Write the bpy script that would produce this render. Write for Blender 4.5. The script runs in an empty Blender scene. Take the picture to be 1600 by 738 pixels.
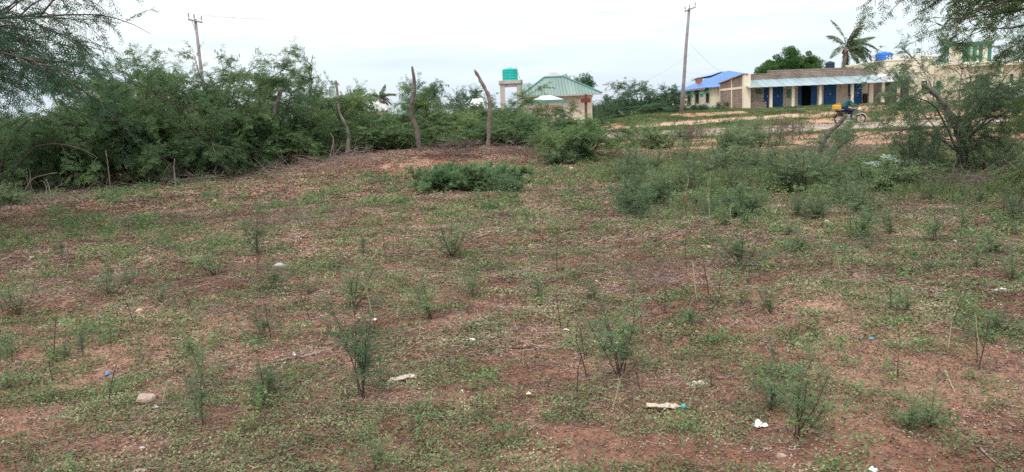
import bpy, math, random
import numpy as np
from mathutils import Vector, Matrix
R = math.radians
sc = bpy.context.scene
COL = sc.collection
random.seed(7)
RNG = np.random.default_rng(7)

# ------------------------------------------------------------------ camera
F = 1230.0; W0, H0 = 1600, 738
PITCH = R(8.83); ROLL = R(2.3); CZ = 1.6
cp, sp, cr, sr = math.cos(PITCH), math.sin(PITCH), math.cos(ROLL), math.sin(ROLL)
FW = Vector((0, cp, -sp)); UP0 = Vector((0, sp, cp)); XX = Vector((1, 0, 0))
RIGHT = XX*cr - UP0*sr; UPV = XX*sr + UP0*cr
cam = bpy.data.objects.new('camera', bpy.data.cameras.new('camera')); COL.objects.link(cam)
cam.data.sensor_width = 36; cam.data.lens = 36*F/W0
cam.data.clip_start = 0.05; cam.data.clip_end = 4000
m = Matrix((RIGHT, UPV, -FW)).transposed().to_4x4(); m.translation = Vector((0, 0, CZ))
cam.matrix_world = m
sc.camera = cam

def ray(u, v):
    dx, dy = (u-W0/2)/F, (H0/2-v)/F
    return RIGHT*dx + UPV*dy + FW
def P(u, v, Y):
    d = ray(u, v); return Vector((0, 0, CZ)) + d*(Y/d.y)
def Xat(u, v, Y): return P(u, v, Y).x
def Zat(u, v, Y): return P(u, v, Y).z

# ------------------------------------------------------------------ sky, sun, exposure
SUN_EL, SUN_AZ = R(58), R(205)
world = bpy.data.worlds.new('World'); sc.world = world; world.use_nodes = True
nt = world.node_tree; nt.nodes.clear()
def N(t, ty, **k):
    n = t.nodes.new(ty)
    for a, b in k.items():
        if a.startswith('i_'): n.inputs[a[2:].replace('_', ' ')].default_value = b
        else: setattr(n, a, b)
    return n
def ramp(t, pts):
    n = t.nodes.new('ShaderNodeValToRGB'); e = n.color_ramp.elements
    while len(e) < len(pts): e.new(.5)
    for q, (p, c) in zip(e, pts):
        q.position = p; q.color = c if len(c) == 4 else (*c, 1)
    return n
out = N(nt, 'ShaderNodeOutputWorld'); bg = N(nt, 'ShaderNodeBackground'); bg.inputs[1].default_value = 0.12
sky = N(nt, 'ShaderNodeTexSky', sky_type='NISHITA', sun_disc=False, sun_elevation=SUN_EL, sun_rotation=SUN_AZ)
tc = N(nt, 'ShaderNodeTexCoord'); sep = N(nt, 'ShaderNodeSeparateXYZ')
nt.links.new(tc.outputs['Generated'], sep.inputs[0])
mp = N(nt, 'ShaderNodeMapping'); mp.inputs['Scale'].default_value = (3.0, 3.0, 22.0)
nt.links.new(tc.outputs['Generated'], mp.inputs[0])
nz = N(nt, 'ShaderNodeTexNoise', i_Scale=1.3, i_Detail=6.0, i_Roughness=.55)
nt.links.new(mp.outputs[0], nz.inputs['Vector'])
ad = N(nt, 'ShaderNodeMath', operation='MULTIPLY_ADD'); ad.inputs[1].default_value = .13; 
nt.links.new(nz.outputs[0], ad.inputs[0]); nt.links.new(sep.outputs[2], ad.inputs[2])
# cloud deck: pale blue grey low down, white higher up
rc = ramp(nt, [(0.05, (2.65, 2.95, 3.45)), (0.10, (2.85, 3.22, 3.65)), (0.14, (3.25, 3.65, 3.85)), (0.175, (4.0, 4.1, 4.15)), (0.26, (4.6, 4.65, 4.7)), (1.0, (7.6, 7.7, 7.9))])
nt.links.new(ad.outputs[0], rc.inputs[0])
mx = N(nt, 'ShaderNodeMixRGB'); mx.inputs[0].default_value = .93
nt.links.new(sky.outputs[0], mx.inputs[1]); nt.links.new(rc.outputs[0], mx.inputs[2])
nt.links.new(mx.outputs[0], bg.inputs[0]); nt.links.new(bg.outputs[0], out.inputs[0])

sl = bpy.data.lights.new('sun', 'SUN'); sl.energy = 0.9; sl.angle = R(14); sl.color = (1, .965, .92)
sun = bpy.data.objects.new('sun', sl); COL.objects.link(sun)
sdir = Vector((math.sin(SUN_AZ)*math.cos(SUN_EL), math.cos(SUN_AZ)*math.cos(SUN_EL), math.sin(SUN_EL)))
sun.rotation_euler = sdir.to_track_quat('Z', 'Y').to_euler(); sun.location = (0, 0, 60)
sc.view_settings.view_transform = 'Standard'; sc.view_settings.look = 'None'
sc.view_settings.gamma = 1; sc.view_settings.use_curve_mapping = False
sc.view_settings.exposure = 1.18
sc.cycles.max_bounces = 6; sc.cycles.diffuse_bounces = 3; sc.cycles.transparent_max_bounces = 6
sc.cycles.use_denoising = False

# ------------------------------------------------------------------ noise and terrain
def _h(i, j, s):
    n = (i.astype(np.int64)*374761393 + j.astype(np.int64)*668265263 + s*974711) & 0xffffffff
    n = ((n ^ (n >> 13))*1274126177) & 0xffffffff
    return ((n ^ (n >> 16)) & 0xffff)/65535.0
def vn(x, y, s=0):
    x = np.asarray(x, float); y = np.asarray(y, float)
    i, j = np.floor(x), np.floor(y); fx, fy = x-i, y-j
    fx = fx*fx*(3-2*fx); fy = fy*fy*(3-2*fy)
    a, b, c, d = _h(i, j, s), _h(i+1, j, s), _h(i, j+1, s), _h(i+1, j+1, s)
    return (a*(1-fx)+b*fx)*(1-fy) + (c*(1-fx)+d*fx)*fy
def fbm(x, y, s=0, o=4):
    t = 0; a = .5; n = 0
    for k in range(o):
        t = t + a*vn(np.asarray(x)*2**k+k*17.3, np.asarray(y)*2**k-k*9.1, s+k); n += a; a *= .5
    return t/n
def ss(a, b, x):
    t = np.clip((np.asarray(x, float)-a)/(b-a), 0, 1); return t*t*(3-2*t)
def gz(x, y):
    x = np.asarray(x, float); y = np.asarray(y, float)
    near = 1-ss(29, 35, y)
    z = near*ss(1, 5, y)*.16*(fbm(x*.3, y*.3, 3, 3)-.5)
    z = z + .58*np.exp(-((x+2.6)/6.5)**2 - ((y-26)/3.4)**2)
    z = z + near*.07*(fbm(x*1.7, y*1.7, 11, 3)-.5)
    z = z + (1-ss(14, 26, y))*(.045*(fbm(x*6, y*6, 21, 3)-.5)+.02*(fbm(x*17, y*17, 23, 2)-.5))
    z = z + 1.0*ss(53, 71, y)*ss(2, 14, x)
    z = z + .10*ss(50.5, 56, y)*(fbm(x*.5, y*.5, 31, 3)-.5)
    return z
def G(u, v, it=40):
    d = ray(u, v); t = max(1, (0-CZ)/min(d.z, -1e-3)); t = min(t, 90)
    for _ in range(it):
        tn = (float(gz(d.x*t, d.y*t))-CZ)/min(d.z, -1e-3)
        t = .6*t + .4*min(tn, 120)
    return Vector((d.x*t, d.y*t, float(gz(d.x*t, d.y*t))))
def onG(x, y, dz=0): return Vector((x, y, float(gz(x, y))+dz))

# ------------------------------------------------------------------ materials
def mat(name, col, rough=.85, var=.25, scale=3.0, bump=0.0, bscale=None, col2=None, metal=0, spec=.3, detail=5):
    m = bpy.data.materials.new(name); m.use_nodes = True; t = m.node_tree
    b = t.nodes['Principled BSDF']; b.inputs['Roughness'].default_value = rough; b.inputs['Metallic'].default_value = metal
    b.inputs['Specular IOR Level'].default_value = spec
    tcn = N(t, 'ShaderNodeTexCoord')
    n = N(t, 'ShaderNodeTexNoise', i_Scale=scale, i_Detail=float(detail), i_Roughness=.62)
    t.links.new(tcn.outputs['Object'], n.inputs['Vector'])
    c2 = col2 or tuple(c*(1-var) for c in col)
    c1 = tuple(min(1, c*(1+var*.6)) for c in col)
    r = ramp(t, [(.32, c2), (.68, c1)])
    t.links.new(n.outputs[0], r.inputs[0]); t.links.new(r.outputs[0], b.inputs['Base Color'])
    if bump:
        n2 = N(t, 'ShaderNodeTexNoise', i_Scale=bscale or scale*4, i_Detail=6.0, i_Roughness=.65)
        t.links.new(tcn.outputs['Object'], n2.inputs['Vector'])
        bp = N(t, 'ShaderNodeBump'); bp.inputs['Strength'].default_value = 1; bp.inputs['Distance'].default_value = bump
        t.links.new(n2.outputs[0], bp.inputs['Height']); t.links.new(bp.outputs[0], b.inputs['Normal'])
    return m
def leafmat(name, ca, cb, cc=None, nscale=.8, trans=.35):
    m = bpy.data.materials.new(name); m.use_nodes = True; t = m.node_tree; t.nodes.clear()
    o = N(t, 'ShaderNodeOutputMaterial')
    g = N(t, 'ShaderNodeNewGeometry'); tcn = N(t, 'ShaderNodeTexCoord'); oi = N(t, 'ShaderNodeObjectInfo')
    n = N(t, 'ShaderNodeTexNoise', i_Scale=nscale, i_Detail=3.0)
    t.links.new(g.outputs['Position'], n.inputs['Vector'])
    a = N(t, 'ShaderNodeMath', operation='MULTIPLY_ADD'); a.inputs[1].default_value = .55
    t.links.new(g.outputs['Random Per Island'], a.inputs[0])
    a2 = N(t, 'ShaderNodeMath', operation='MULTIPLY_ADD'); a2.inputs[1].default_value = 1.5; a2.inputs[2].default_value = -.62
    t.links.new(n.outputs[0], a2.inputs[0]); t.links.new(a2.outputs[0], a.inputs[2])
    a3 = N(t, 'ShaderNodeMath', operation='MULTIPLY_ADD'); a3.inputs[1].default_value = .38
    t.links.new(oi.outputs['Random'], a3.inputs[0]); t.links.new(a.outputs[0], a3.inputs[2])
    pts = [(.1, ca), (.75, cb)] + ([(1.0, cc)] if cc else [])
    r = ramp(t, pts); t.links.new(a3.outputs[0], r.inputs[0])
    d = N(t, 'ShaderNodeBsdfDiffuse'); tr = N(t, 'ShaderNodeBsdfTranslucent'); mxs = N(t, 'ShaderNodeMixShader'); mxs.inputs[0].default_value = trans
    t.links.new(r.outputs[0], d.inputs[0]); t.links.new(r.outputs[0], tr.inputs[0])
    t.links.new(d.outputs[0], mxs.inputs[1]); t.links.new(tr.outputs[0], mxs.inputs[2])
    t.links.new(mxs.outputs[0], o.inputs[0]); return m

M = {}
M['leaf_hedge'] = leafmat('leaf_hedge', (.062, .118, .06), (.145, .23, .10), (.25, .33, .135), trans=.45)
M['leaf_mat'] = leafmat('leaf_mat', (.085, .155, .08), (.16, .25, .12), (.25, .34, .16), nscale=2, trans=.4)
M['leaf_dark'] = leafmat('leaf_dark', (.032, .075, .05), (.062, .13, .075), (.095, .175, .09))
M['leaf_olive'] = leafmat('leaf_olive', (.07, .11, .04), (.13, .18, .06), (.19, .20, .08))
M['leaf_seed'] = leafmat('leaf_seed', (.09, .155, .09), (.18, .26, .135), (.30, .37, .18), nscale=3, trans=.45)
M['leaf_cover'] = leafmat('leaf_cover', (.095, .122, .062), (.205, .23, .120), (.42, .41, .25), nscale=2.2, trans=.2)
M['leaf_herb'] = leafmat('leaf_herb', (.06, .13, .06), (.13, .22, .09), (.26, .33, .13), nscale=1.5, trans=.3)
M['leaf_weed'] = leafmat('leaf_weed', (.06, .10, .045), (.12, .17, .07), (.18, .21, .09), nscale=.6, trans=.2)
M['leaf_litter'] = leafmat('leaf_litter', (.085, .052, .04), (.22, .15, .12), (.44, .34, .27), nscale=1.2, trans=.05)
M['leaf_far'] = leafmat('leaf_far', (.05, .105, .07), (.09, .16, .09), (.13, .20, .10), nscale=.3)
M['leaf_neem'] = leafmat('leaf_neem', (.03, .08, .03), (.07, .15, .05), (.11, .2, .06), nscale=.5)
M['leaf_palm'] = leafmat('leaf_palm', (.07, .11, .05), (.13, .17, .08), (.22, .21, .11), nscale=.6)
M['bark'] = mat('bark', (.10, .078, .062), .95, .45, 14, .01)
M['bark_grey'] = mat('bark_grey', (.22, .19, .17), .95, .45, 9, .015, 22)
M['bark_dark'] = mat('bark_dark', (.13, .105, .095), .95, .45, 9, .015, 22)
M['bark_red'] = mat('bark_red', (.20, .15, .125), .95, .4, 9, .015, 22)
M['dead'] = mat('dead', (.24, .185, .16), .95, .4, 2.0)
M['dead_purple'] = mat('dead_purple', (.19, .125, .12), .95, .35, 2.0)
M['stem'] = mat('stem', (.085, .055, .045), .9, .3, 9)
M['pole_wood'] = mat('pole_wood', (.26, .23, .23), .9, .3, 3, .005)
M['concrete'] = mat('concrete', (.42, .39, .36), .9, .25, 2.2, .01)
M['conc_dark'] = mat('conc_dark', (.28, .24, .21), .9, .3, 2.0, .01)
M['cream'] = mat('cream', (.70, .64, .50), .9, .13, .9)
M['cream_pale'] = mat('cream_pale', (.74, .70, .56), .9, .12, .9)
M['tan_wall'] = mat('tan_wall', (.66, .56, .45), .9, .12, .9)
M['green_paint'] = mat('green_paint', (.045, .19, .13), .6, .25, 2)
M['blue_paint'] = mat('blue_paint', (.010, .10, .27), .5, .3, 1.5)
M['black'] = mat('black', (.02, .02, .022), .6, .3, 3)
M['dark_int'] = mat('dark_int', (.05, .042, .04), .9, .3, 2)
M['steel'] = mat('steel', (.45, .46, .47), .4, .15, 8, metal=.8)
M['white'] = mat('white', (.78, .78, .76), .6, .08, 5)
M['brown_sign'] = mat('brown_sign', (.14, .035, .03), .7, .25, 4)
M['rust'] = mat('rust', (.25, .09, .05), .8, .3, 6)
M['yellow'] = mat('yellow', (.58, .36, .035), .6, .35, 7)
M['skin'] = mat('skin', (.07, .038, .025), .6, .15, 8)
M['hair'] = mat('hair', (.012, .01, .01), .9, .2, 30)
M['teal_cloth'] = mat('teal_cloth', (.02, .11, .12), .9, .3, 9)
M['navy_cloth'] = mat('navy_cloth', (.015, .022, .07), .9, .3, 9)
M['rock'] = mat('rock', (.40, .30, .24), .95, .35, 9, .006, 40)
M['rock_grey'] = mat('rock_grey', (.38, .38, .38), .95, .3, 12, .006, 40)
M['plastic_w'] = mat('plastic_w', (.78, .77, .74), .45, .15, 20)
M['plastic_pink'] = mat('plastic_pink', (.52, .40, .34), .35, .25, 22, .003, 60)
M['plastic_sand'] = mat('plastic_sand', (.46, .39, .29), .4, .25, 22, .003, 60)
M['teal_cap'] = mat('teal_cap', (.03, .42, .38), .4, .15, 20)
M['blue_plastic'] = mat('blue_plastic', (.05, .28, .62), .45, .2, 20)
M['green_plastic'] = mat('green_plastic', (.04, .36, .18), .45, .2, 20)
M['paper'] = mat('paper', (.66, .58, .46), .9, .15, 16)
M['tank_teal'] = mat('tank_teal', (.02, .42, .36), .5, .08, 2)
M['tank_blue'] = mat('tank_blue', (.02, .14, .55), .5, .12, 2)
M['tank_black'] = mat('tank_black', (.02, .03, .06), .5, .2, 2)
M['plastic_w2'] = mat('plastic_w2', (.62, .56, .44), .8, .2, 12); M['rock_pink'] = mat('rock_pink', (.52, .35, .28), .95, .25, 12)
M['rag'] = mat('rag', (.50, .49, .50), .9, .3, 12)
M['straw'] = mat('straw', (.36, .34, .2), .9, .3, 9)
M['thatch_w'] = mat('thatch_w', (.60, .60, .60), .9, .2, 4, .03)

def corrug(name, col, col2, period, axis='X', rough=.5, patch=.6):
    m = bpy.data.materials.new(name); m.use_nodes = True; t = m.node_tree; b = t.nodes['Principled BSDF']
    b.inputs['Roughness'].default_value = rough
    tcn = N(t, 'ShaderNodeTexCoord')
    w = N(t, 'ShaderNodeTexWave', wave_type='BANDS', bands_direction=axis, i_Scale=1/period/3.14*.5*3.14, i_Distortion=0.0)
    w.inputs['Scale'].default_value = .314/period
    t.links.new(tcn.outputs['Object'], w.inputs['Vector'])
    mpn = N(t, 'ShaderNodeMapping')
    s = [.25, .25, .25]; s['XYZ'.index(axis)] = 1.2; mpn.inputs['Scale'].default_value = s
    t.links.new(tcn.outputs['Object'], mpn.inputs[0])
    n = N(t, 'ShaderNodeTexNoise', i_Scale=patch, i_Detail=5.0); t.links.new(mpn.outputs[0], n.inputs['Vector'])
    r = ramp(t, [(.35, col2), (.62, col)]); t.links.new(n.outputs[0], r.inputs[0]); t.links.new(r.outputs[0], b.inputs['Base Color'])
    bp = N(t, 'ShaderNodeBump'); bp.inputs['Distance'].default_value = .03
    t.links.new(w.outputs[1], bp.inputs['Height']); t.links.new(bp.outputs[0], b.inputs['Normal']); return m
M['roof_teal'] = corrug('roof_teal', (.19, .285, .25), (.14, .215, .185), .25)
M['roof_blue'] = corrug('roof_blue', (.045, .17, .46), (.05, .15, .36), .25, 'Y')
M['roof_pale'] = corrug('roof_pale', (.24, .36, .46), (.22, .29, .35), .25, 'Y')
M['awning'] = corrug('awning', (.29, .39, .42), (.22, .27, .28), .3, 'X', .5, .9)
M['roof_grey'] = corrug('roof_grey', (.42, .42, .40), (.3, .3, .29), .25)

def brickmat(name, c1, c2, mo, w=.42, h=.16, rot=None):
    m = bpy.data.materials.new(name); m.use_nodes = True; t = m.node_tree; b = t.nodes['Principled BSDF']; b.inputs['Roughness'].default_value = .95
    tcn = N(t, 'ShaderNodeTexCoord'); sx = N(t, 'ShaderNodeSeparateXYZ'); t.links.new(tcn.outputs['Object'], sx.inputs[0])
    ad = N(t, 'ShaderNodeMath', operation='ADD'); t.links.new(sx.outputs[0], ad.inputs[0]); t.links.new(sx.outputs[1], ad.inputs[1])
    cb = N(t, 'ShaderNodeCombineXYZ'); t.links.new(ad.outputs[0], cb.inputs[0]); t.links.new(sx.outputs[2], cb.inputs[1])
    br = N(t, 'ShaderNodeTexBrick'); br.inputs['Scale'].default_value = 1
    br.inputs['Brick Width'].default_value = w; br.inputs['Row Height'].default_value = h; br.inputs['Mortar Size'].default_value = .018
    br.inputs['Color1'].default_value = (*c1, 1); br.inputs['Color2'].default_value = (*c2, 1); br.inputs['Mortar'].default_value = (*mo, 1)
    t.links.new(cb.outputs[0], br.inputs['Vector'])
    n = N(t, 'ShaderNodeTexNoise', i_Scale=1.2, i_Detail=5.0); t.links.new(tcn.outputs['Object'], n.inputs['Vector'])
    r = ramp(t, [(.3, (.65, .62, .6)), (.7, (1.1, 1.1, 1.1))]); t.links.new(n.outputs[0], r.inputs[0])
    mm = N(t, 'ShaderNodeMixRGB', blend_type='MULTIPLY'); mm.inputs[0].default_value = 1
    t.links.new(br.outputs[0], mm.inputs[1]); t.links.new(r.outputs[0], mm.inputs[2]); t.links.new(mm.outputs[0], b.inputs['Base Color'])
    bp = N(t, 'ShaderNodeBump'); bp.inputs['Distance'].default_value = .02
    t.links.new(br.outputs[1], bp.inputs['Height']); bp.invert = True; t.links.new(bp.outputs[0], b.inputs['Normal']); return m
M['brick'] = brickmat('brick', (.27, .215, .175), (.34, .27, .215), (.17, .135, .115))

# ------------------------------------------------------------------ mesh helpers
def link(o, parent=None, **tags):
    COL.objects.link(o)
    if parent: o.parent = parent
    for k, v in tags.items():
        if v: o[k] = v
    return o
def mk(name, V, Fq, material, parent=None, smooth=False, link_it=True, **tags):
    """V (n,3); Fq (m,k) array, or a list of face tuples"""
    me = bpy.data.meshes.new(name)
    V = np.asarray(V, dtype=np.float32)
    if isinstance(Fq, np.ndarray):
        k = Fq.shape[1]; nf = len(Fq)
        me.vertices.add(len(V)); me.vertices.foreach_set('co', V.ravel())
        me.loops.add(nf*k); me.loops.foreach_set('vertex_index', Fq.astype(np.int32).ravel())
        me.polygons.add(nf); me.polygons.foreach_set('loop_start', np.arange(0, nf*k, k, dtype=np.int32))
        me.update(calc_edges=True)
    else:
        me.from_pydata([tuple(map(float, v)) for v in V], [], Fq); me.update()
    if smooth: me.polygons.foreach_set('use_smooth', [True]*len(me.polygons))
    for mm in (material if isinstance(material, (list, tuple)) else [material]): me.materials.append(mm)
    if not link_it: return me
    return link(bpy.data.objects.new(name, me), parent, **tags)
def thing(name, label, cat, loc=(0, 0, 0), rz=0, group=None):
    o = bpy.data.objects.new(name, None); o.location = loc; o.rotation_euler = (0, 0, rz); o.empty_display_size = .2
    return link(o, None, label=label, category=cat, group=group)

class MB:
    def __init__(s): s.v = []; s.f = []
    def add(s, V, Fs):
        o = len(s.v); s.v += [tuple(v) for v in V]; s.f += [tuple(i+o for i in f) for f in Fs]; return s
    def box(s, x0, x1, y0, y1, z0, z1):
        return s.add([(x0, y0, z0), (x1, y0, z0), (x1, y1, z0), (x0, y1, z0), (x0, y0, z1), (x1, y0, z1), (x1, y1, z1), (x0, y1, z1)],
                     [(0, 3, 2, 1), (4, 5, 6, 7), (0, 1, 5, 4), (1, 2, 6, 5), (2, 3, 7, 6), (3, 0, 4, 7)])
    def prism(s, pts, axis, a, b):
        """polygon extruded along an axis from a to b"""
        n = len(pts)
        def mkp(p, c): return {'X': (c, p[0], p[1]), 'Y': (p[0], c, p[1]), 'Z': (p[0], p[1], c)}[axis]
        V = [mkp(p, a) for p in pts]+[mkp(p, b) for p in pts]
        return s.add(V, [tuple(range(n)), tuple(range(2*n-1, n-1, -1))]+[(i, n+i, n+(i+1) % n, (i+1) % n) for i in range(n)])
    def slab(s, pts, th):
        """flat quad/tri/polygon with thickness downward"""
        n = len(pts); V = [tuple(p) for p in pts]+[(p[0], p[1], p[2]-th) for p in pts]
        return s.add(V, [tuple(range(n)), tuple(range(2*n-1, n-1, -1))]+[(i, n+i, n+(i+1) % n, (i+1) % n) for i in range(n)])
    def tube(s, pts, rad, sides=8, cap=True):
        pts = [Vector(p) for p in pts]; rad = rad if hasattr(rad, '__len__') else [rad]*len(pts)
        V = []; ref = None
        for i, p in enumerate(pts):
            t = (pts[min(i+1, len(pts)-1)]-pts[max(i-1, 0)]).normalized()
            if ref is None: ref = Vector((0, 0, 1)) if abs(t.z) < .9 else Vector((1, 0, 0))
            a = t.cross(ref).normalized(); b = t.cross(a).normalized(); ref = a.cross(t).normalized()
            for k in range(sides):
                th = 2*math.pi*k/sides; V.append(p+(a*math.cos(th)+b*math.sin(th))*rad[i])
        n = len(pts); Fs = [(i*sides+k, i*sides+(k+1) % sides, (i+1)*sides+(k+1) % sides, (i+1)*sides+k) for i in range(n-1) for k in range(sides)]
        if cap: Fs += [tuple(range(sides))[::-1], tuple(range((n-1)*sides, n*sides))]
        return s.add(V, Fs)
    def lathe(s, prof, sides=24, c=(0, 0, 0)):
        V = []; n = len(prof)
        for (r, z) in prof:
            for k in range(sides): th = 2*math.pi*k/sides; V.append((c[0]+r*math.cos(th), c[1]+r*math.sin(th), c[2]+z))
        Fs = [(i*sides+k, i*sides+(k+1) % sides, (i+1)*sides+(k+1) % sides, (i+1)*sides+k) for i in range(n-1) for k in range(sides)]
        Fs += [tuple(range(sides))[::-1], tuple(range((n-1)*sides, n*sides))]
        return s.add(V, Fs)
    def torus(s, c, r, rt, axis='Y', n=24, k=8):
        V = []
        for i in range(n):
            a = 2*math.pi*i/n
            for j in range(k):
                b = 2*math.pi*j/k; rr = r+rt*math.cos(b); z = rt*math.sin(b)
                p = (rr*math.cos(a), z, rr*math.sin(a)) if axis == 'Y' else (rr*math.cos(a), rr*math.sin(a), z)
                V.append((c[0]+p[0], c[1]+p[1], c[2]+p[2]))
        return s.add(V, [(i*k+j, i*k+(j+1) % k, ((i+1) % n)*k+(j+1) % k, ((i+1) % n)*k+j) for i in range(n) for j in range(k)])
    def build(s, name, material, parent=None, smooth=False, bevel=0, **tags):
        o = mk(name, np.array(s.v), s.f, material, parent, smooth, **tags)
        if bevel:
            b = o.modifiers.new('bevel', 'BEVEL'); b.width = bevel; b.segments = 2; b.limit_method = 'ANGLE'
        return o

def nrm(a): return a/np.maximum(np.linalg.norm(a, axis=-1, keepdims=True), 1e-9)
def tubes(Pts, Rad, sides=4):
    """Pts (n,k,3), Rad (n,k) -> V, F"""
    n, k, _ = Pts.shape
    T = nrm(np.gradient(Pts, axis=1))
    ref = np.zeros_like(T); ref[..., 0] = .31; ref[..., 1] = .77; ref[..., 2] = .2
    A = nrm(np.cross(T, ref)); B = np.cross(T, A)
    th = np.arange(sides)*2*np.pi/sides
    V = Pts[:, :, None, :] + Rad[:, :, None, None]*(A[:, :, None, :]*np.cos(th)[None, None, :, None]+B[:, :, None, :]*np.sin(th)[None, None, :, None])
    V = V.reshape(-1, 3)
    i = np.arange(n)[:, None, None]*k*sides; j = np.arange(k-1)[None, :, None]*sides; s = np.arange(sides)[None, None, :]; s2 = (s+1) % sides
    Fs = np.stack([i+j+s, i+j+s2, i+j+sides+s2, i+j+sides+s], -1).reshape(-1, 4)
    return V, Fs
def kites(p, d, n, L, W):
    s = nrm(np.cross(d, n)); L = np.asarray(L)[..., None]; W = np.asarray(W)[..., None]
    V = np.stack([p, p+d*L*.45+s*W/2, p+d*L, p+d*L*.45-s*W/2], 1).reshape(-1, 3)
    return V, np.arange(len(V)).reshape(-1, 4)
def cat(parts):
    V = []; Fs = []; o = 0
    for v, f in parts: V.append(v); Fs.append(f+o); o += len(v)
    return np.concatenate(V), np.concatenate(Fs)
def grow(p0, d0, L, k, jit, grav, rng):
    p = p0.copy(); d = nrm(d0.copy()); out = [p.copy()]
    L = np.broadcast_to(L, (len(p0),))
    for i in range(k-1):
        d = nrm(d+rng.normal(0, jit, d.shape)+np.array([0, 0, grav])); p = p+d*(L/(k-1))[:, None]; out.append(p.copy())
    return np.stack(out, 1)
def sample(Pth, idx, t):
    k = Pth.shape[1]; f = t*(k-1); i = np.minimum(f.astype(int), k-2); fr = (f-i)[:, None]
    a, b = Pth[idx, i], Pth[idx, i+1]
    return a*(1-fr)+b*fr, nrm(b-a)
def fronds(tw, m, rach, q, L, W, rng, t0=.1, droop=-.15):
    n = len(tw)
    idx = np.repeat(np.arange(n), m*2); t = np.clip(np.tile(np.repeat(np.linspace(t0, 1, m), 2), n)+rng.normal(0, .04, len(idx)), 0, 1)
    sd = np.tile([1, -1], n*m)[:, None]
    p, T = sample(tw, idx, t)
    up = np.array([0, 0, 1.0]); s = nrm(np.cross(T, up)+1e-6)
    fd = nrm(T*.55+s*sd*.8+rng.normal(0, .28, p.shape)+np.array([0, 0, droop]))
    fn = nrm(np.cross(fd, s*sd)+rng.normal(0, .35, p.shape)+np.array([0, 0, .5]))
    fs = nrm(np.cross(fn, fd))
    N_ = len(p); rl = rach*rng.uniform(.7, 1.25, N_)
    P_, D_, Nn = [], [], []
    for j in range(q):
        a = (j+.6)/q
        for sg in (1, -1):
            P_.append(p+fd*(rl*a)[:, None]); D_.append(nrm(fd*.45+fs*sg*.85)); Nn.append(fn)
    P_ = np.concatenate(P_); D_ = np.concatenate(D_); Nn = np.concatenate(Nn)
    k = len(P_)
    return kites(P_, D_, Nn, L*rng.uniform(.7, 1.2, k), W*rng.uniform(.8, 1.2, k))

def acacia(seed, H, Rr, stems=8, br=10, tw=7, stations=7, q=3, leaf=(.055, .022), rach=.13, trunk=0.0, tr=.06, low=.12, flat=0.0, twl=.5, droop=-.10, elev=(45, 80), bare=0):
    """feathery thorn bush or tree. Returns wood and leaf (V,F)."""
    rng = np.random.default_rng(seed); wood = []
    base = np.zeros((stems, 3)); base[:, :2] = rng.normal(0, .12 if trunk == 0 else .02, (stems, 2))
    if trunk > 0:
        tp = grow(np.zeros((1, 3)), np.array([[rng.normal(0, .12), rng.normal(0, .1), 1]]), np.array([trunk]), 6, .10, 0, rng)
        wood.append(tubes(tp, np.linspace(tr, tr*.75, 6)[None, :], 8)); base = np.repeat(tp[:, -1], stems, 0)
    az = (np.arange(stems)+rng.uniform(-.35, .35, stems))*2*np.pi/stems
    el = np.radians(rng.uniform(*elev, stems))
    d = np.stack([np.cos(az)*np.cos(el), np.sin(az)*np.cos(el), np.sin(el)], 1)
    hh = H-trunk
    Ls = np.minimum(hh/np.maximum(np.sin(el), .3), Rr/np.maximum(np.cos(el), .2))*rng.uniform(.85, 1.15, stems)
    S = grow(base, d, Ls, 9, .12, -.05-flat*.08, rng)
    r0 = tr*(.55 if trunk > 0 else .8)
    wood.append(tubes(S, np.linspace(r0, r0*.18, 9)[None, :]*rng.uniform(.7, 1.1, (stems, 1)), 6))
    n1 = stems*br; idx = np.repeat(np.arange(stems), br); t = rng.uniform(low, 1, n1)**.85
    p, T = sample(S, idx, t)
    rd = rng.normal(0, 1, (n1, 3)); rd[:, 2] *= .45; rd = nrm(rd-T*(rd*T).sum(1, keepdims=True))
    outw = nrm(np.concatenate([p[:, :2], np.zeros((n1, 1))], 1)+1e-6)
    d1 = nrm(T*.45+rd*.75+outw*.35+np.array([0, 0, .25-flat*.2]))
    L1 = Rr*rng.uniform(.28, .6, n1)*(1-.35*t)
    B = grow(p, d1, L1, 7, .13, -.07-flat*.03, rng)
    wood.append(tubes(B, np.linspace(r0*.28, r0*.06, 7)[None, :]*rng.uniform(.7, 1.1, (n1, 1)), 4))
    n2 = n1*tw; idx = np.repeat(np.arange(n1), tw); t = rng.uniform(.15, 1, n2)
    p, T = sample(B, idx, t)
    rd = rng.normal(0, 1, (n2, 3)); rd[:, 2] *= .5
    d2 = nrm(T*.7+nrm(rd)*.75+np.array([0, 0, .1]))
    Tw = grow(p, d2, twl*rng.uniform(.5, 1.2, n2), 5, .14, droop, rng)
    wood.append(tubes(Tw, np.linspace(.006, .0025, 5)[None, :]*np.ones((n2, 1))*(r0/.045)**.3, 3))
    lv = fronds(Tw[bare:], stations, rach, q, leaf[0], leaf[1], rng)
    def clamp(vf):
        V = vf[0]; V[:, 2] = np.where(V[:, 2] < .02, .02+rng.random(len(V))*.05, V[:, 2]); return V, vf[1]
    return clamp(cat(wood)), clamp(lv)

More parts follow.
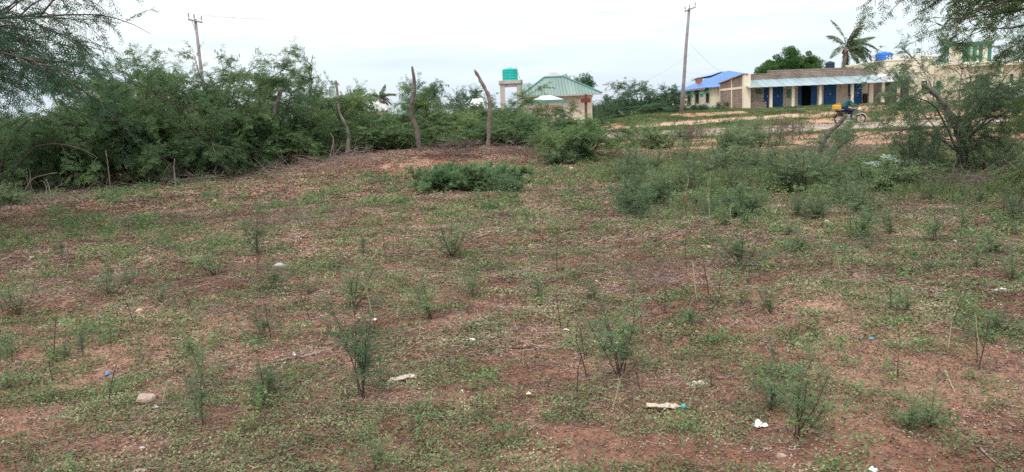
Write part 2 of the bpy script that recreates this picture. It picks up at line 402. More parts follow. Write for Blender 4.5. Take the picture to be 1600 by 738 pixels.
def sapling(seed, H, stems, br, leaf, rach, spread=.3, sr=.006, q=4, st=6, low=.12, blen=.34, bs=.012):
    """upright feathery seedling: slender ascending stems with leafy side shoots all the way up"""
    rng = np.random.default_rng(seed); wood = []; lv = []
    az = rng.uniform(0, 2*np.pi, stems); lean = np.abs(rng.normal(0, spread, stems)); lean[0] *= .3
    d = np.stack([np.cos(az)*lean, np.sin(az)*lean, np.ones(stems)], 1)
    p0 = np.zeros((stems, 3)); p0[:, :2] = rng.normal(0, bs*H+.004, (stems, 2))
    Ls = H*rng.uniform(.4, 1.0, stems); Ls[0] = H
    S = grow(p0, d, Ls, 9, .07, .03, rng); wood.append(tubes(S, np.linspace(sr, sr*.3, 9)[None]*rng.uniform(.7, 1.1, (stems, 1)), 5))
    n = stems*br; idx = np.repeat(np.arange(stems), br); t = rng.uniform(low, .97, n)
    p, T = sample(S, idx, t); rd = rng.normal(0, 1, (n, 3)); rd[:, 2] *= .3; rd = nrm(rd-T*(rd*T).sum(1, keepdims=True))
    B = grow(p, nrm(T*.62+rd*.78), Ls[idx]*blen*rng.uniform(.4, 1.4, n)*(1.12-.6*t), 6, .2, -.03, rng)
    wood.append(tubes(B, np.linspace(sr*.4, sr*.15, 6)[None]*np.ones((n, 1)), 3))
    keep = rng.random(n) < .72
    lv.append(fronds(B[keep], st, rach, q, leaf[0], leaf[1], rng, t0=.2, droop=-.05))
    lv.append(fronds(S, 10, rach*.8, q, leaf[0], leaf[1], rng, t0=.45, droop=.05))
    def fx(vf): vf[0][:, 2] = np.maximum(vf[0][:, 2], .004); return vf
    return fx(cat(wood)), fx(cat(lv))

VAR = {}
def variant(key, wmat, lmat, wf, lf):
    VAR[key] = (mk(key+'_wood', wf[0], wf[1], M[wmat], link_it=False, smooth=True), mk(key+'_leaf', lf[0], lf[1], M[lmat], link_it=False))
def dims(key):
    w, l = VAR[key]; me = l or w; c = np.empty(len(me.vertices)*3, np.float32); me.vertices.foreach_get('co', c); c = c.reshape(-1, 3)
    return float(np.percentile(c[:, 2], 99.7)), float(np.percentile(np.abs(c[:, 0]), 98))
def plant(name, label, catg, key, loc, rz=0, sc3=(1, 1, 1), group=None, wood='trunk', leaf='foliage'):
    t = thing(name, label, catg, loc, rz, group); t.scale = sc3 if hasattr(sc3, '__len__') else (sc3,)*3
    w, l = VAR[key]
    link(bpy.data.objects.new(wood, w), t)
    if l: link(bpy.data.objects.new(leaf, l), t)
    return t

# ------------------------------------------------------------------ ground
def ground():
    ys = [-4, -2.5, -1.2, -.2, .6]; y = 1.2
    while y < 120: ys.append(y); y += max(.026, y*.0068)
    while y < 700: ys.append(y); y *= 1.08
    ys = np.array(ys); nc = 640; s = np.linspace(-1, 1, nc)
    Wd = 7+.95*np.maximum(ys, 0)
    X = s[None, :]*Wd[:, None]; Y = np.repeat(ys[:, None], nc, 1)
    Z = gz(X, Y)
    V = np.stack([X, Y, Z], -1).reshape(-1, 3)
    i = np.arange(len(ys)-1)[:, None]*nc; j = np.arange(nc-1)[None, :]
    Fs = np.stack([i+j, i+j+1, i+j+nc+1, i+j+nc], -1).reshape(-1, 4)
    m = bpy.data.materials.new('soil'); m.use_nodes = True; t = m.node_tree; b = t.nodes['Principled BSDF']
    b.inputs['Roughness'].default_value = .97; b.inputs['Specular IOR Level'].default_value = .15
    g = N(t, 'ShaderNodeNewGeometry')
    def nz(scale, det=6., rough=.6):
        n = N(t, 'ShaderNodeTexNoise', i_Scale=float(scale), i_Detail=det, i_Roughness=rough); t.links.new(g.outputs['Position'], n.inputs['Vector']); return n
    n1 = nz(.55); n2 = nz(7., 8., .7); n3 = nz(45., 5., .7)
    r1 = ramp(t, [(.35, (.245, .118, .078)), (.5, (.33, .178, .122)), (.66, (.44, .27, .185))])
    t.links.new(n1.outputs[0], r1.inputs[0])
    r2 = ramp(t, [(.3, (.55, .52, .52)), (.55, (.95, .95, .95)), (.75, (1.25, 1.22, 1.18))])
    t.links.new(n2.outputs[0], r2.inputs[0])
    mm = N(t, 'ShaderNodeMixRGB', blend_type='MULTIPLY'); mm.inputs[0].default_value = 1
    t.links.new(r1.outputs[0], mm.inputs[1]); t.links.new(r2.outputs[0], mm.inputs[2])
    r3 = ramp(t, [(.36, (.6, .57, .55)), (.5, (1, 1, 1)), (.7, (1.15, 1.12, 1.1))]); t.links.new(n3.outputs[0], r3.inputs[0])
    m3 = N(t, 'ShaderNodeMixRGB', blend_type='MULTIPLY'); m3.inputs[0].default_value = .8
    t.links.new(mm.outputs[0], m3.inputs[1]); t.links.new(r3.outputs[0], m3.inputs[2])
    # sandy tan soil away from the field
    sx = N(t, 'ShaderNodeSeparateXYZ'); t.links.new(g.outputs['Position'], sx.inputs[0])
    mr = N(t, 'ShaderNodeMapRange'); mr.inputs[1].default_value = 22; mr.inputs[2].default_value = 30
    t.links.new(sx.outputs[1], mr.inputs[0])
    nf = nz(.22); rf = ramp(t, [(.4, (.33, .18, .115)), (.6, (.40, .255, .17))]); t.links.new(nf.outputs[0], rf.inputs[0])
    m4 = N(t, 'ShaderNodeMixRGB'); t.links.new(mr.outputs[0], m4.inputs[0]); t.links.new(m3.outputs[0], m4.inputs[1]); t.links.new(rf.outputs[0], m4.inputs[2])
    t.links.new(m4.outputs[0], b.inputs['Base Color'])
    bp = N(t, 'ShaderNodeBump'); bp.inputs['Distance'].default_value = .035; n4 = nz(22., 8., .7)
    t.links.new(n4.outputs[0], bp.inputs['Height']); t.links.new(bp.outputs[0], b.inputs['Normal'])
    mk('ground', V, Fs, m, smooth=True, kind='structure')
ground()

def strip(name, fx0, fx1, y0f, y1f, zo, material, nx=160, ny=8, **tags):
    xs = np.linspace(fx0, fx1, nx); V = []
    for j in range(ny+1):
        a = j/ny; yy = y0f(xs)*(1-a)+y1f(xs)*a; V.append(np.stack([xs, yy, gz(xs, yy)+zo], 1))
    V = np.concatenate(V); i = np.arange(ny)[:, None]*nx; j = np.arange(nx-1)[None, :]
    Fs = np.stack([i+j, i+j+1, i+j+nx+1, i+j+nx], -1).reshape(-1, 4)
    return mk(name, V, Fs, material, smooth=True, **tags)
M['road'] = mat('road', (.36, .26, .205), .95, .12, .5, .01, 12)
M['track'] = mat('track', (.42, .29, .20), .95, .15, .5, .01, 12)
wob = lambda x, s, a: a*(fbm(x*.35, x*0+s, 41, 3)-.5)
strip('road', -60, 90, lambda x: 42.0+wob(x, 1, 2.5)-(x-18)*.02, lambda x: 50+0*x, .02, M['road'], kind='structure')
strip('dirt_track', -30, 23, lambda x: 57.3+wob(x, 5, 2.0)+(x-10)*.25, lambda x: 60.3+wob(x, 9, 2.0)+(x-10)*.25, .05, M['track'], kind='structure')
# raised concrete edging on the far side of the road
def edging():
    xs = np.linspace(-60, 90, 151); k = MB()
    z = [float(v) for v in gz(xs, xs*0+50.2)]
    for a in range(150):
        x0, x1 = xs[a], xs[a+1]-.02
        k.box(x0, x1, 50.02, 50.3, z[a]-.1, z[a]+.14)
    k.build('kerb', M['concrete'], kind='structure')
edging()

# ------------------------------------------------------------------ ground cover (stuff)
def scatter(y0, y1, n, mask, rng, xm=.80, xo=1.5):
    """points spread evenly per area between two distances, kept by mask(x,y) in 0..1"""
    y = np.sqrt(rng.uniform(y0**2, y1**2, n)); x = rng.uniform(-1, 1, n)*(xo+xm*y)
    k = rng.random(n) < mask(x, y); return x[k], y[k]
def cover_mask(x, y):
    a = .6*fbm(x*.5, y*.38, 51, 4)+.4*fbm(x*1.6, y*1.3, 53, 3); b = fbm(x*3.6, y*3.4, 61, 3)
    return np.clip((a-.44)*3.0+.50-.75*np.exp(-((x+2.6)/5)**2-((y-24.5)/2.6)**2)+.25*ss(-2, 5, x)-.35*ss(13, 19, y)*(1-ss(-1, 3, x)), .14, 1)*np.clip((b-.38)*5, .04, 1)
def leaf_field(name, bands, label, catg, mkey, mask, height, seed, per=9):
    rng = np.random.default_rng(seed); parts = []
    for (y0, y1, n, L, Wd, spread) in bands:
        x, y = scatter(y0, y1, n, mask, rng)
        k = len(x); xx = np.repeat(x, per)+rng.normal(0, spread, k*per); yy = np.repeat(y, per)+rng.normal(0, spread, k*per)
        hh = np.repeat(rng.uniform(.3, 1, k), per)*height*rng.random(k*per)*(spread/.03)**.5
        p = np.stack([xx, yy, gz(xx, yy)+.004+hh], 1)
        az = rng.uniform(0, 2*np.pi, k*per); el = rng.normal(.25, .45, k*per)
        d = np.stack([np.cos(az)*np.cos(el), np.sin(az)*np.cos(el), np.sin(el)], 1)
        nn = nrm(np.array([0, 0, 1.])+rng.normal(0, .45, d.shape))
        parts.append(kites(p, d, nn, L*rng.uniform(.6, 1.3, k*per), Wd*rng.uniform(.7, 1.2, k*per)))
    V, Fs = cat(parts)
    return mk(name, V, Fs, M[mkey], kind='stuff', label=label, category=catg)
leaf_field('ground_cover', [(2.2, 5, 27000, .017, .0105, .028), (5, 9, 40000, .022, .0135, .033), (9, 16, 42000, .033, .020, .05), (16, 30, 30000, .06, .036, .11)],
           'low creeping green weeds scattered in patches over the red soil', 'weeds', 'leaf_cover', lambda x, y: cover_mask(x, y)*(1-ss(24, 29, y)), .03, 1, 10)
def litter():
    rng = np.random.default_rng(5); parts = []
    for (y0, y1, n, L, r) in [(2.2, 5, 44000, .036, .0020), (5, 9, 72000, .052, .0028), (9, 16, 84000, .08, .0045), (16, 28, 55000, .16, .008)]:
        msk = lambda x, y: np.clip((fbm(x*.5, y*.5, 71, 4)-.36)*5, .18, 1)
        x, y = scatter(y0, y1, n, msk, rng); k = len(x)
        az = rng.uniform(0, 2*np.pi, k); el = rng.normal(0, .14, k); l = L*rng.uniform(.4, 1.7, k)
        d = np.stack([np.cos(az)*np.cos(el), np.sin(az)*np.cos(el), np.sin(el)], 1)
        p = np.stack([x, y, gz(x, y)+.006+rng.random(k)*.012+np.abs(d[:, 2])*l*.5], 1)
        Pt = np.stack([p-d*l[:, None]*.5, p+rng.normal(0, .06, p.shape)*l[:, None]*np.array([1, 1, .3]), p+d*l[:, None]*.5], 1)
        parts.append(tubes(Pt, np.array([[r, r*.9, r*.5]])*rng.uniform(.6, 1.5, (k, 1)), 3))
    V, Fs = cat(parts)
    mk('twig_litter', V, Fs, M['leaf_litter'], kind='stuff', label='fine dry twigs and stalks strewn over the red soil', category='twigs')
litter()
leaf_field('dead_leaves', [(2.2, 5, 9000, .015, .010, .05), (5, 9, 15000, .02, .013, .06), (9, 16, 17000, .035, .02, .1), (16, 28, 14000, .06, .035, .16)],
           'dry brown fallen leaves lying between the weeds', 'fallen leaves', 'leaf_litter', lambda x, y: 1-.75*cover_mask(x, y), .004, 2, 9)
def clods():
    rng = np.random.default_rng(8); parts = []
    o = np.array([[1, 0, 0], [0, 1, 0], [-1, 0, 0], [0, -1, 0], [0, 0, 1], [0, 0, -.6]], float)
    fi = np.array([[0, 1, 4], [1, 2, 4], [2, 3, 4], [3, 0, 4], [1, 0, 5], [2, 1, 5], [3, 2, 5], [0, 3, 5]])
    Vs = []; Fs = []; c = 0
    for (y0, y1, n, s) in [(2.2, 5, 6000, .006), (5, 9, 8000, .009), (9, 16, 8000, .014), (16, 27, 5000, .03)]:
        x, y = scatter(y0, y1, n, lambda x, y: 1.15-cover_mask(x, y), rng); k = len(x)
        S = s*rng.lognormal(0, .45, k); v = o[None]*S[:, None, None]*rng.uniform(.6, 1.3, (k, 6, 3))
        v[:, :, 0] += x[:, None]; v[:, :, 1] += y[:, None]; v[:, :, 2] = v[:, :, 2]*.7+gz(x, y)[:, None]+S[:, None]*.2
        Vs.append(v.reshape(-1, 3)); Fs.append((fi[None]+(c+np.arange(k)*6)[:, None, None]).reshape(-1, 3)); c += k*6
    mk('soil_clods', np.concatenate(Vs), np.concatenate(Fs), M['clod'], smooth=True, kind='stuff', label='small crumbs and clods of red earth on bare ground', category='soil')
M['clod'] = mat('clod', (.31, .165, .11), .97, .35, 6)
clods()

# roadside weeds and grass beyond the field
def blades(name, label, x0, x1, y0, y1, n, L, Wd, mask, mkey, seed, per=8, sp=.15, up=.9, zo=0):
    rng = np.random.default_rng(seed); x = rng.uniform(x0, x1, n); y = rng.uniform(y0, y1, n)
    k = rng.random(n) < mask(x, y); x, y = x[k], y[k]; n = len(x)
    hg = np.repeat(.35+1.3*vn(x*.6, y*.6, 91), per)
    xx = np.repeat(x, per)+rng.normal(0, sp, n*per); yy = np.repeat(y, per)+rng.normal(0, sp, n*per)
    az = rng.uniform(0, 2*np.pi, n*per); el = np.abs(rng.normal(up, .4, n*per))
    d = np.stack([np.cos(az)*np.cos(el), np.sin(az)*np.cos(el), np.sin(el)], 1)
    p = np.stack([xx, yy, gz(xx, yy)+rng.random(n*per)*L*.5*hg+zo], 1)
    V, Fs = kites(p, d, nrm(rng.normal(0, 1, d.shape)), L*hg*rng.uniform(.5, 1.2, n*per), Wd*rng.uniform(.7, 1.3, n*per))
    mk(name, V, Fs, M[mkey], kind='stuff', label=label, category='grass')
blades('verge_grass', 'rough green grass on the slope between road and buildings', -10, 85, 51, 79, 70000, .17, .055,
       lambda x, y: np.clip((fbm(x*.18, y*.3, 81, 4)-.46)*7, .04, 1)*(1-(np.abs(y-59-(x-10)*.25) < 1.9)*(x < 24)*.97)*np.where(x > 6, ss(53, 56, y), ss(51, 52, y)), 'leaf_weed', 3)
blades('roadside_weeds', 'strip of green weeds along the near edge of the dusty road', -20, 45, 30, 40.5, 26000, .13, .035,
       lambda x, y: np.clip(1-np.abs(y-39.3-1.5*(fbm(x*.3, x*0, 5)-.5))/1.3, 0, 1)+.35*np.clip((fbm(x*.4, y*.4, 15)-.5)*5, 0, 1)*(y < 36), 'leaf_weed', 4)
leaf_field('low_herbs', [(2.2, 6, 420, .022, .013, .045), (6, 12, 900, .03, .017, .07), (12, 22, 1500, .05, .03, .11)],
           'taller tufts of soft green herbs among the creeping weeds', 'herbs', 'leaf_herb', lambda x, y: np.clip((fbm(x*.9, y*.8, 44, 3)-.42)*6, .05, 1), .13, 9, 70)
blades('far_scrub', 'far-off low scrub covering the plain behind the houses', -160, 190, 84, 260, 26000, 1.1, .35,
       lambda x, y: np.clip((fbm(x*.05, y*.05, 85, 3)-.35)*5, .1, 1)*np.where((x > 19) & (x < 70) & (y < 108), 0, 1)*np.where((x > -2) & (x < 16) & (y < 66), 0, 1), 'leaf_far', 5, sp=.6)
blades('back_field_grass', 'patchy grass on the flat ground behind the hedge', -60, 6, 52, 84, 20000, .2, .06,
       lambda x, y: np.clip((fbm(x*.2, y*.2, 95, 3)-.42)*6, .02, 1), 'leaf_weed', 6)
blades('field_grass', 'taller green grass at the right and far side of the field', -3, 17, 12, 24, 15000, .13, .012,
       lambda x, y: ss(0, 4.5, x-(y-18)*-.1)*np.clip((fbm(x*.7, y*.7, 97, 3)-.40)*5, .04, 1), 'leaf_weed', 7, per=9, sp=.09, up=1.0)

# ------------------------------------------------------------------ the row of shops
GZ = 1.0      # ground level on the terrace the shops stand on
def shops():
    t = thing('shop_building', 'long low shop row with brick parapet, tin awning and blue doors', 'shop building', (0, 0, 0))
    X = lambda u, Y=78: Xat(u, 150, Y)
    xl, xr = X(1163), X(1374); yf, yb, yv = 80.2, 87, 78.0
    # front wall pieces between the openings
    doors = [(1193.5, 1204, 'narrow'), (1206.5, 1223.5, 'wide'), (1247, 1276, 'open'), (1287, 1306.5, 'wide'), (1325, 1330.5, 'narrow'), (1334, 1346.5, 'wide')]
    z0, zd, zt = GZ+.18, GZ+2.35, 3.95
    k = MB(); last = xl+.25
    for a, b, _ in doors:
        xa, xb = X(a, yf), X(b, yf); k.box(last, xa, yf, yf+.2, z0, zt); k.box(xa, xb, yf, yf+.2, zd, zt); last = xb
    k.box(last, xr, yf, yf+.2, z0, zt)
    k.build('wall', M['tan_wall'], t)
    for a, b, kd in doors:
        xa, xb = X(a, yf), X(b, yf)
        if kd == 'open':
            MB().box(xa, xb, yf+1.6, yf+1.7, z0, zd).build('doorway', M['dark_int'], t)
            for (p, q, yy) in ((xa, xa+.32, .02), (xb-.62, xb, .04)):
                d = MB(); d.box(p, q, yf-.06-yy, yf-.01-yy, z0+.02, zd-.03); d.build('door', M['blue_paint'], t, bevel=.01)
        else:
            d = MB(); d.box(xa+.02, xb-.02, yf-.04, yf+.05, z0+.01, zd-.01)
            n = 2 if kd == 'wide' else 1; w = (xb-xa-.04)/n
            for i in range(n):
                for (c, e) in ((.06, .48), (.54, .94)):
                    d.box(xa+.02+w*i+.09, xa+.02+w*(i+1)-.09, yf-.055, yf-.041, z0+(zd-z0)*c, z0+(zd-z0)*e)
            o = d.build('door', M['blue_paint'], t)
            MB().box((xa+xb)/2-.03, (xa+xb)/2+.03, yf-.10, yf-.056, z0+1.0, z0+1.2).build('handle', M['steel'], o)
    # notices painted green on the wall
    for u0, u1, v0, v1 in ((1181, 1191, 139.5, 147.5), (1229, 1238, 140, 153)):
        MB().box(X(u0, yf), X(u1, yf), yf-.03, yf-.001, Zat(u0, v1, yf), Zat(u0, v0, yf)).build('notice_board', M['green_notice'], t)
    # parapet in rough block with stepped top
    k = MB(); tops = [(xl+.3, X(1200, yf), 4.50), (X(1200, yf), X(1333, yf), 4.78), (X(1333, yf), xr, 4.66)]
    for a, b, z in tops: k.box(a, b, yf+.021, yf+.26, zt, z)
    k.build('parapet', M['brick'], t)
    k = MB()
    for a, b, z in tops: k.box(a-.03, b+.03, yf-.01, yf+.3, z, z+.07)
    k.build('coping', M['conc_dark'], t)
    for u in (1230, 1287, 1318, 1369): MB().box(X(u, yf)-.12, X(u, yf)+.12, yf-.03, yf+.015, zt+.04, 4.49).build('pier', M['conc_dark'], t)
    # gable side wall: concrete frame with brick infill
    k = MB(); s = [(yv+.3, z0-.5), (yb, z0-.5), (yb, 3.85), (yv+.3, 4.42)]
    k.prism([(a, b) for a, b in s], 'X', xl, xl+.2); k.build('side_wall', M['brick'], t)
    k = MB()
    for yy, w, zt_ in ((yv, .5, 4.50), (82.2, .22, 4.2), (yb-.25, .25, 3.9)): k.box(xl-.06, xl+.26 if yy != yv else xl+.62, yy, yy+w, z0-.5, zt_)
    k.box(xl-.04, xl+.22, yv+.5, yb-.25, 3.12, 3.34); k.build('concrete_frame', M['cream'], t)
    MB().slab([(xl-.2, yv-.1, 4.56), (xl+.35, yv-.1, 4.56), (xl+.35, yb+.1, 3.98), (xl-.2, yb+.1, 3.98)], .08).build('verge_board', M['conc_dark'], t)
    # concrete veranda floor, low wall
    MB().box(xl+.2, xr+.2, yv-.2, yf+.2, GZ-.5, z0).build('veranda_floor', M['conc_dark'], t)
    MB().box(xl+.63, X(1199), yv+.25, yv+.4, z0, z0+.62).build('low_wall', M['brick'], t)
    # columns
    for u in (1205, 1239.5, 1282, 1332, 1380):
        x = X(u); MB().box(x-.14, x+.14, yv, yv+.28, z0-.2, 3.22).build('column', M['cream'], t, bevel=.02)
    x = X(1370); MB().box(x-.22, x+.22, yv+1.2, yv+1.5, z0, 3.4).build('column', M['cream'], t)
    MB().box(X(1363), X(1372), yf-.4, yf-.1, z0+.1, z0+1.0).build('dark_opening', M['dark_int'], t)  # dark-coloured box standing in for the shade inside a small opening
    # awning
    k = MB(); xa, xb = X(1166), X(1385)
    n = 34
    for i in range(n):
        a = xa+(xb-xa)*i/n; b = xa+(xb-xa)*(i+1)/n-.012; h = .015*(i % 2)
        k.slab([(a, yv-.7, 3.18+h), (b, yv-.7, 3.18+h), (b-.15*(i > n-3), yf+.0, 3.98+h), (a, yf+.0, 3.98+h)], .03)
    k.build('awning', M['awning'], t)
    MB().box(xa+.1, xb-.1, yv-.02, yv+.1, 3.225, 3.34).build('awning_beam', M['bark'], t)
    k = MB(); k.slab([(xl+.3, yf+.3, 4.35), (xr, yf+.3, 4.35), (xr, yb, 3.85), (xl+.3, yb, 3.85)], .06); k.build('roof', M['roof_grey'], t)
    MB().box(xl+.3, xr, yb-.2, yb, GZ-.3, 3.75).build('rear_wall', M['tan_wall'], t)
    MB().box(xr-.2, xr, yf+.27, yb-.21, GZ-.3, 3.75).build('end_wall', M['tan_wall'], t)
M['green_notice'] = mat('green_notice', (.16, .34, .20), .7, .4, 5)
shops()

def blue_house():
    t = thing('blue_roof_house', 'cream house with blue tin roof and green window hoods behind the pole', 'house', (0, 0, 0))
    xl, y0, y1, xr = 22.1, 87.3, 111.5, 31.9; g = GZ; ze = 3.72; xm, zr = 27.0, 5.38
    zr = 5.7; yh = 97.0
    MB().box(xl, xr, y0, y1, g-.4, ze).prism([(xl+.1, ze+.003), (xr-.1, ze+.003), (xm, zr-.1)], 'Y', y1-.3, y1).build('wall', M['cream_pale'], t)
    k = MB(); k.box(xl-.05, xl-.003, y0, y1, g-.4, g+.42); k.box(xl, xr, y0-.05, y0-.003, g-.4, g+.42); k.build('plinth', M['green_paint'], t)
    ov = .55
    k = MB(); sl_ = (5.7-ze)/(xm-xl)
    ea = ze-ov*sl_+.08
    MB().slab([(xl-ov, y0-.5, ea), (xm, yh, zr), (xm, 101, zr), (xl-ov, 101, ea)], .05).build('roof', M['roof_blue'], t)
    MB().slab([(xl-ov, 101.01, ea), (xm, 101.01, zr), (xm, y1+.4, zr), (xl-ov, y1+.4, ea)], .05).build('roof', M['roof_pale'], t)
    MB().slab([(xm, yh, zr), (xr+ov, y0-.5, ea), (xr+ov, y1+.4, ea), (xm, y1+.4, zr)], .05).build('roof', M['roof_pale'], t)
    MB().slab([(xl-ov, y0-.5, ea), (xr+ov, y0-.5, ea), (xm, yh, zr)], .05).build('roof', M['roof_blue'], t)
    MB().slab([(xm-1.7, 99, zr-.40), (xm-.1, 99, zr+.10), (xm-.1, 110, zr+.10), (xm-1.7, 110, zr-.40)], .05).build('roof_sheet', M['roof_pale'], t)
    MB().box(xl-ov-.03, xl-ov+.02, y0-.5, y1+.4, ze-ov*sl_-.12, ze-ov*sl_+.04).build('fascia', M['pole_wood'], t)
    for u in (1061.5, 1077.5, 1090, 1113):
        d = (u-800)/F; yy = None
        for c in np.linspace(y0+.3, y1-.3, 300):
            if Xat(u, 152, c) >= xl: yy = c; break
        yy = yy or y1-1
        w = MB(); w.box(xl-.03, xl-.002, yy-.55, yy+.55, g+1.0, g+2.1); o = w.build('window', M['dark_int'], t)
        f = MB()
        for a, b, c, e in ((-.62, .62, 2.1, 2.18), (-.62, .62, .92, 1.0), (-.62, -.55, 1.0, 2.1), (.55, .62, 1.0, 2.1), (-.03, .03, 1.0, 2.1)): f.box(xl-.06, xl-.005, yy+a, yy+b, g+c, g+e)
        f.build('window_frame', M['green_paint'], o)
        h = MB(); h.slab([(xl-.75, yy-.7, g+1.95), (xl, yy-.7, g+2.42), (xl, yy+.7, g+2.42), (xl-.75, yy+.7, g+1.95)], .05)
        for s in (-.7, .66): h.prism([(yy+s, 0), (yy+s+.04, 0), (yy+s+.04, .1), (yy+s, .1)], 'X', 0, 0) if False else h.add([(xl-.72, yy+s, g+1.94), (xl-.01, yy+s, g+1.94), (xl-.01, yy+s, g+2.38)], [(0, 1, 2)])
        h.box(xl-.72, xl-.66, yy-.7, yy+.7, g+1.6, g+1.93)
        h.build('window_hood', M['green_paint'], t)
    MB().tube([(xl-.08, 93.2, g), (xl-.08, 93.2, ze)], .05, 8).build('drainpipe', M['pole_wood'], t)
    d = thing('satellite_dish', 'round rust-coloured satellite dish on the blue tin roof', 'satellite dish', (22.9, 95.0, 3.95))
    k = MB(); k.lathe([(.02, 0), (.25, .03), (.36, .09), (.42, .15), (.42, .17), (.4, .14), (.2, .06), (.02, .03)], 20)
    o = k.build('reflector', M['rust'], d, smooth=True); o.rotation_euler = (R(70), 0, R(-20)); o.location = (0, 0, .55)
    MB().tube([(0, .03, -.05), (0, .03, .55)], .03, 8).build('mast', M['steel'], d)
    MB().tube([(0, 0, .4), (-.15, -.5, .75)], .015, 6).build('feed_arm', M['steel'], d)
blue_house()

def railing(t, x0, x1, y, z, h=.42, step=.32, mtl='cream_pale', name='roof_railing', dirn='X', y1=None):
    k = MB()
    n = int(abs(x1-x0)/step) if dirn == 'X' else int(abs(y1-y)/step)
    for i in range(n+1):
        if dirn == 'X': x = x0+(x1-x0)*i/n; k.box(x-.05, x+.05, y, y+.1, z, z+h)
        else: yy = y+(y1-y)*i/n; k.box(x0, x0+.1, yy-.05, yy+.05, z, z+h)
    if dirn == 'X': k.box(x0, x1, y+.02, y+.08, z+h*.45, z+h*.6)
    k.build(name, M[mtl], t)
def big_house():
    t = thing('flat_roof_building', 'cream two-level flat roofed building with spiked roof railing beside the shops', 'building', (0, 0, 0))
    X = lambda u, Y: Xat(u, 140, Y)
    a, b = X(1384, 85), X(1458, 85); z = Zat(1420, 94, 85)
    MB().box(a, b, 85, 95, GZ-.4, z).build('wall', M['cream'], t)
    MB().box(a-.1, b+.1, 84.9, 95.1, z+.003, z+.12).build('roof', M['cream_pale'], t)
    railing(t, a, b, 84.95, z+.12)
    c = X(1330, 92); z2 = Zat(1350, 105, 92)
    MB().box(c, a-.003, 90, 95, GZ-.4, z2).build('wall', M['cream'], t)
    railing(t, c, a-.1, 90, z2, .4, .34, 'green_rail')
    # lean-to with tin roof and dark brick room
    l, r_ = X(1382, 82), X(1428, 82)
    MB().box(l+.1, r_-.2, 82.6, 84.9, GZ-.3, 3.3).build('store_room', M['dark_brick'], t)
    k = MB(); k.slab([(l-.15, 81.6, 3.3), (r_+.1, 81.6, 3.42), (r_-.2, 84.99, 4.25), (l-.15, 84.99, 4.15)], .05); k.build('lean_to_roof', M['roof_grey2'], t)
    MB().box(X(1401, 82.6), X(1406, 82.6), 82.52, 82.59, GZ+.2, GZ+2.1).build('door', M['cream_pale'], t)
    k = MB(); k.slab([(X(1408, 84), 84.2, Zat(1410, 126, 84)), (X(1420, 84), 84.2, Zat(1420, 130, 84)), (X(1420, 84), 84.99, Zat(1420, 126, 84)), (X(1408, 84), 84.99, Zat(1410, 121, 84))], .12)
    k.build('porch_hood', M['cream'], t)
    e, f = b+.003, X(1500, 86); z3 = Zat(1480, 103, 86)
    MB().box(e, f, 86, 94, GZ-.4, z3).build('wall', M['tan_wall'], t)
    railing(t, e, f, 86, z3, .4, .3, 'green_rail')
    for u0, u1, m_ in ((1454, 1459, 'dark_int'), (1463, 1469, 'green_paint'), (1488, 1492, 'dark_int')):
        MB().box(X(u0, 86), X(u1, 86), 85.93, 85.997, GZ+.1, GZ+2.3).build('door', M[m_], t)
    MB().box(X(1468, 86), X(1476, 86), 85.7, 85.9, GZ-.2, 3.9).build('column', M['cream_pale'], t)
    w = MB().box(X(1440, 85), X(1448, 85), 84.94, 84.997, GZ+1.1, GZ+2.3).build('window', M['dark_int'], t)
    w2 = MB().box(X(1428, 82.6)-1.6, X(1428, 82.6)-.8, 82.53, 82.597, GZ+1.1, GZ+2.0).build('window', M['dark_int'], t)
M['green_rail'] = mat('green_rail', (.35, .50, .42), .7, .2, 2)
M['dark_brick'] = brickmat('dark_brick', (.11, .09, .085), (.15, .12, .11), (.08, .07, .065))
M['roof_grey2'] = mat('roof_grey2', (.50, .51, .50), .6, .15, 2)
big_house()
def tower_house():
    t = thing('green_trim_building', 'cream building with green pilasters on its upper storey, behind the thorn tree', 'building', (0, 0, 0))
    X = lambda u, Y=83: Xat(u, 120, Y)
    a, b = X(1501), X(1660); z = Zat(1560, 98, 83)
    MB().box(a, b, 83, 93, GZ-.4, z).build('wall', M['cream'], t)
    MB().box(a-.2, b+.2, 82.8, 93.2, z+.003, z+.2).build('roof', M['cream_pale'], t)
    c, d = X(1503), X(1549); z2 = Zat(1520, 70, 83)
    MB().box(c, d, 83.4, 85.6, z+.2, z2).build('upper_storey', M['cream_pale'], t)
    MB().box(c-.2, d+.2, 83.15, 85.8, z2, z2+.3).build('parapet', M['green_paint'], t)
    for u in (1506, 1512, 1522, 1531, 1545): MB().box(X(u), X(u)+.32, 83.27, 83.39, z+.2, z2-.003).build('pilaster', M['green_paint'], t)
    for u0, u1 in ((1524, 1543), (1578, 1583), (1610, 1620)):
        o = MB().box(X(u0), X(u1), 82.94, 82.997, GZ+.1, GZ+2.6).build('doorway', M['dark_int'], t)
        MB().box(X(u0)+.25, X(u1)-.28, 82.86, 82.93, GZ+.1, GZ+1.9).build('door', M['green_paint'], o)
    for u in (1556, 1597): MB().box(X(u), X(u)+.35, 82.4, 82.7, GZ-.2, z-.3).build('column', M['cream_pale'], t)
    MB().box(a, b, 82.3, 82.97, z-.3, z-.003).build('eave', M['cream_pale'], t)
tower_house()

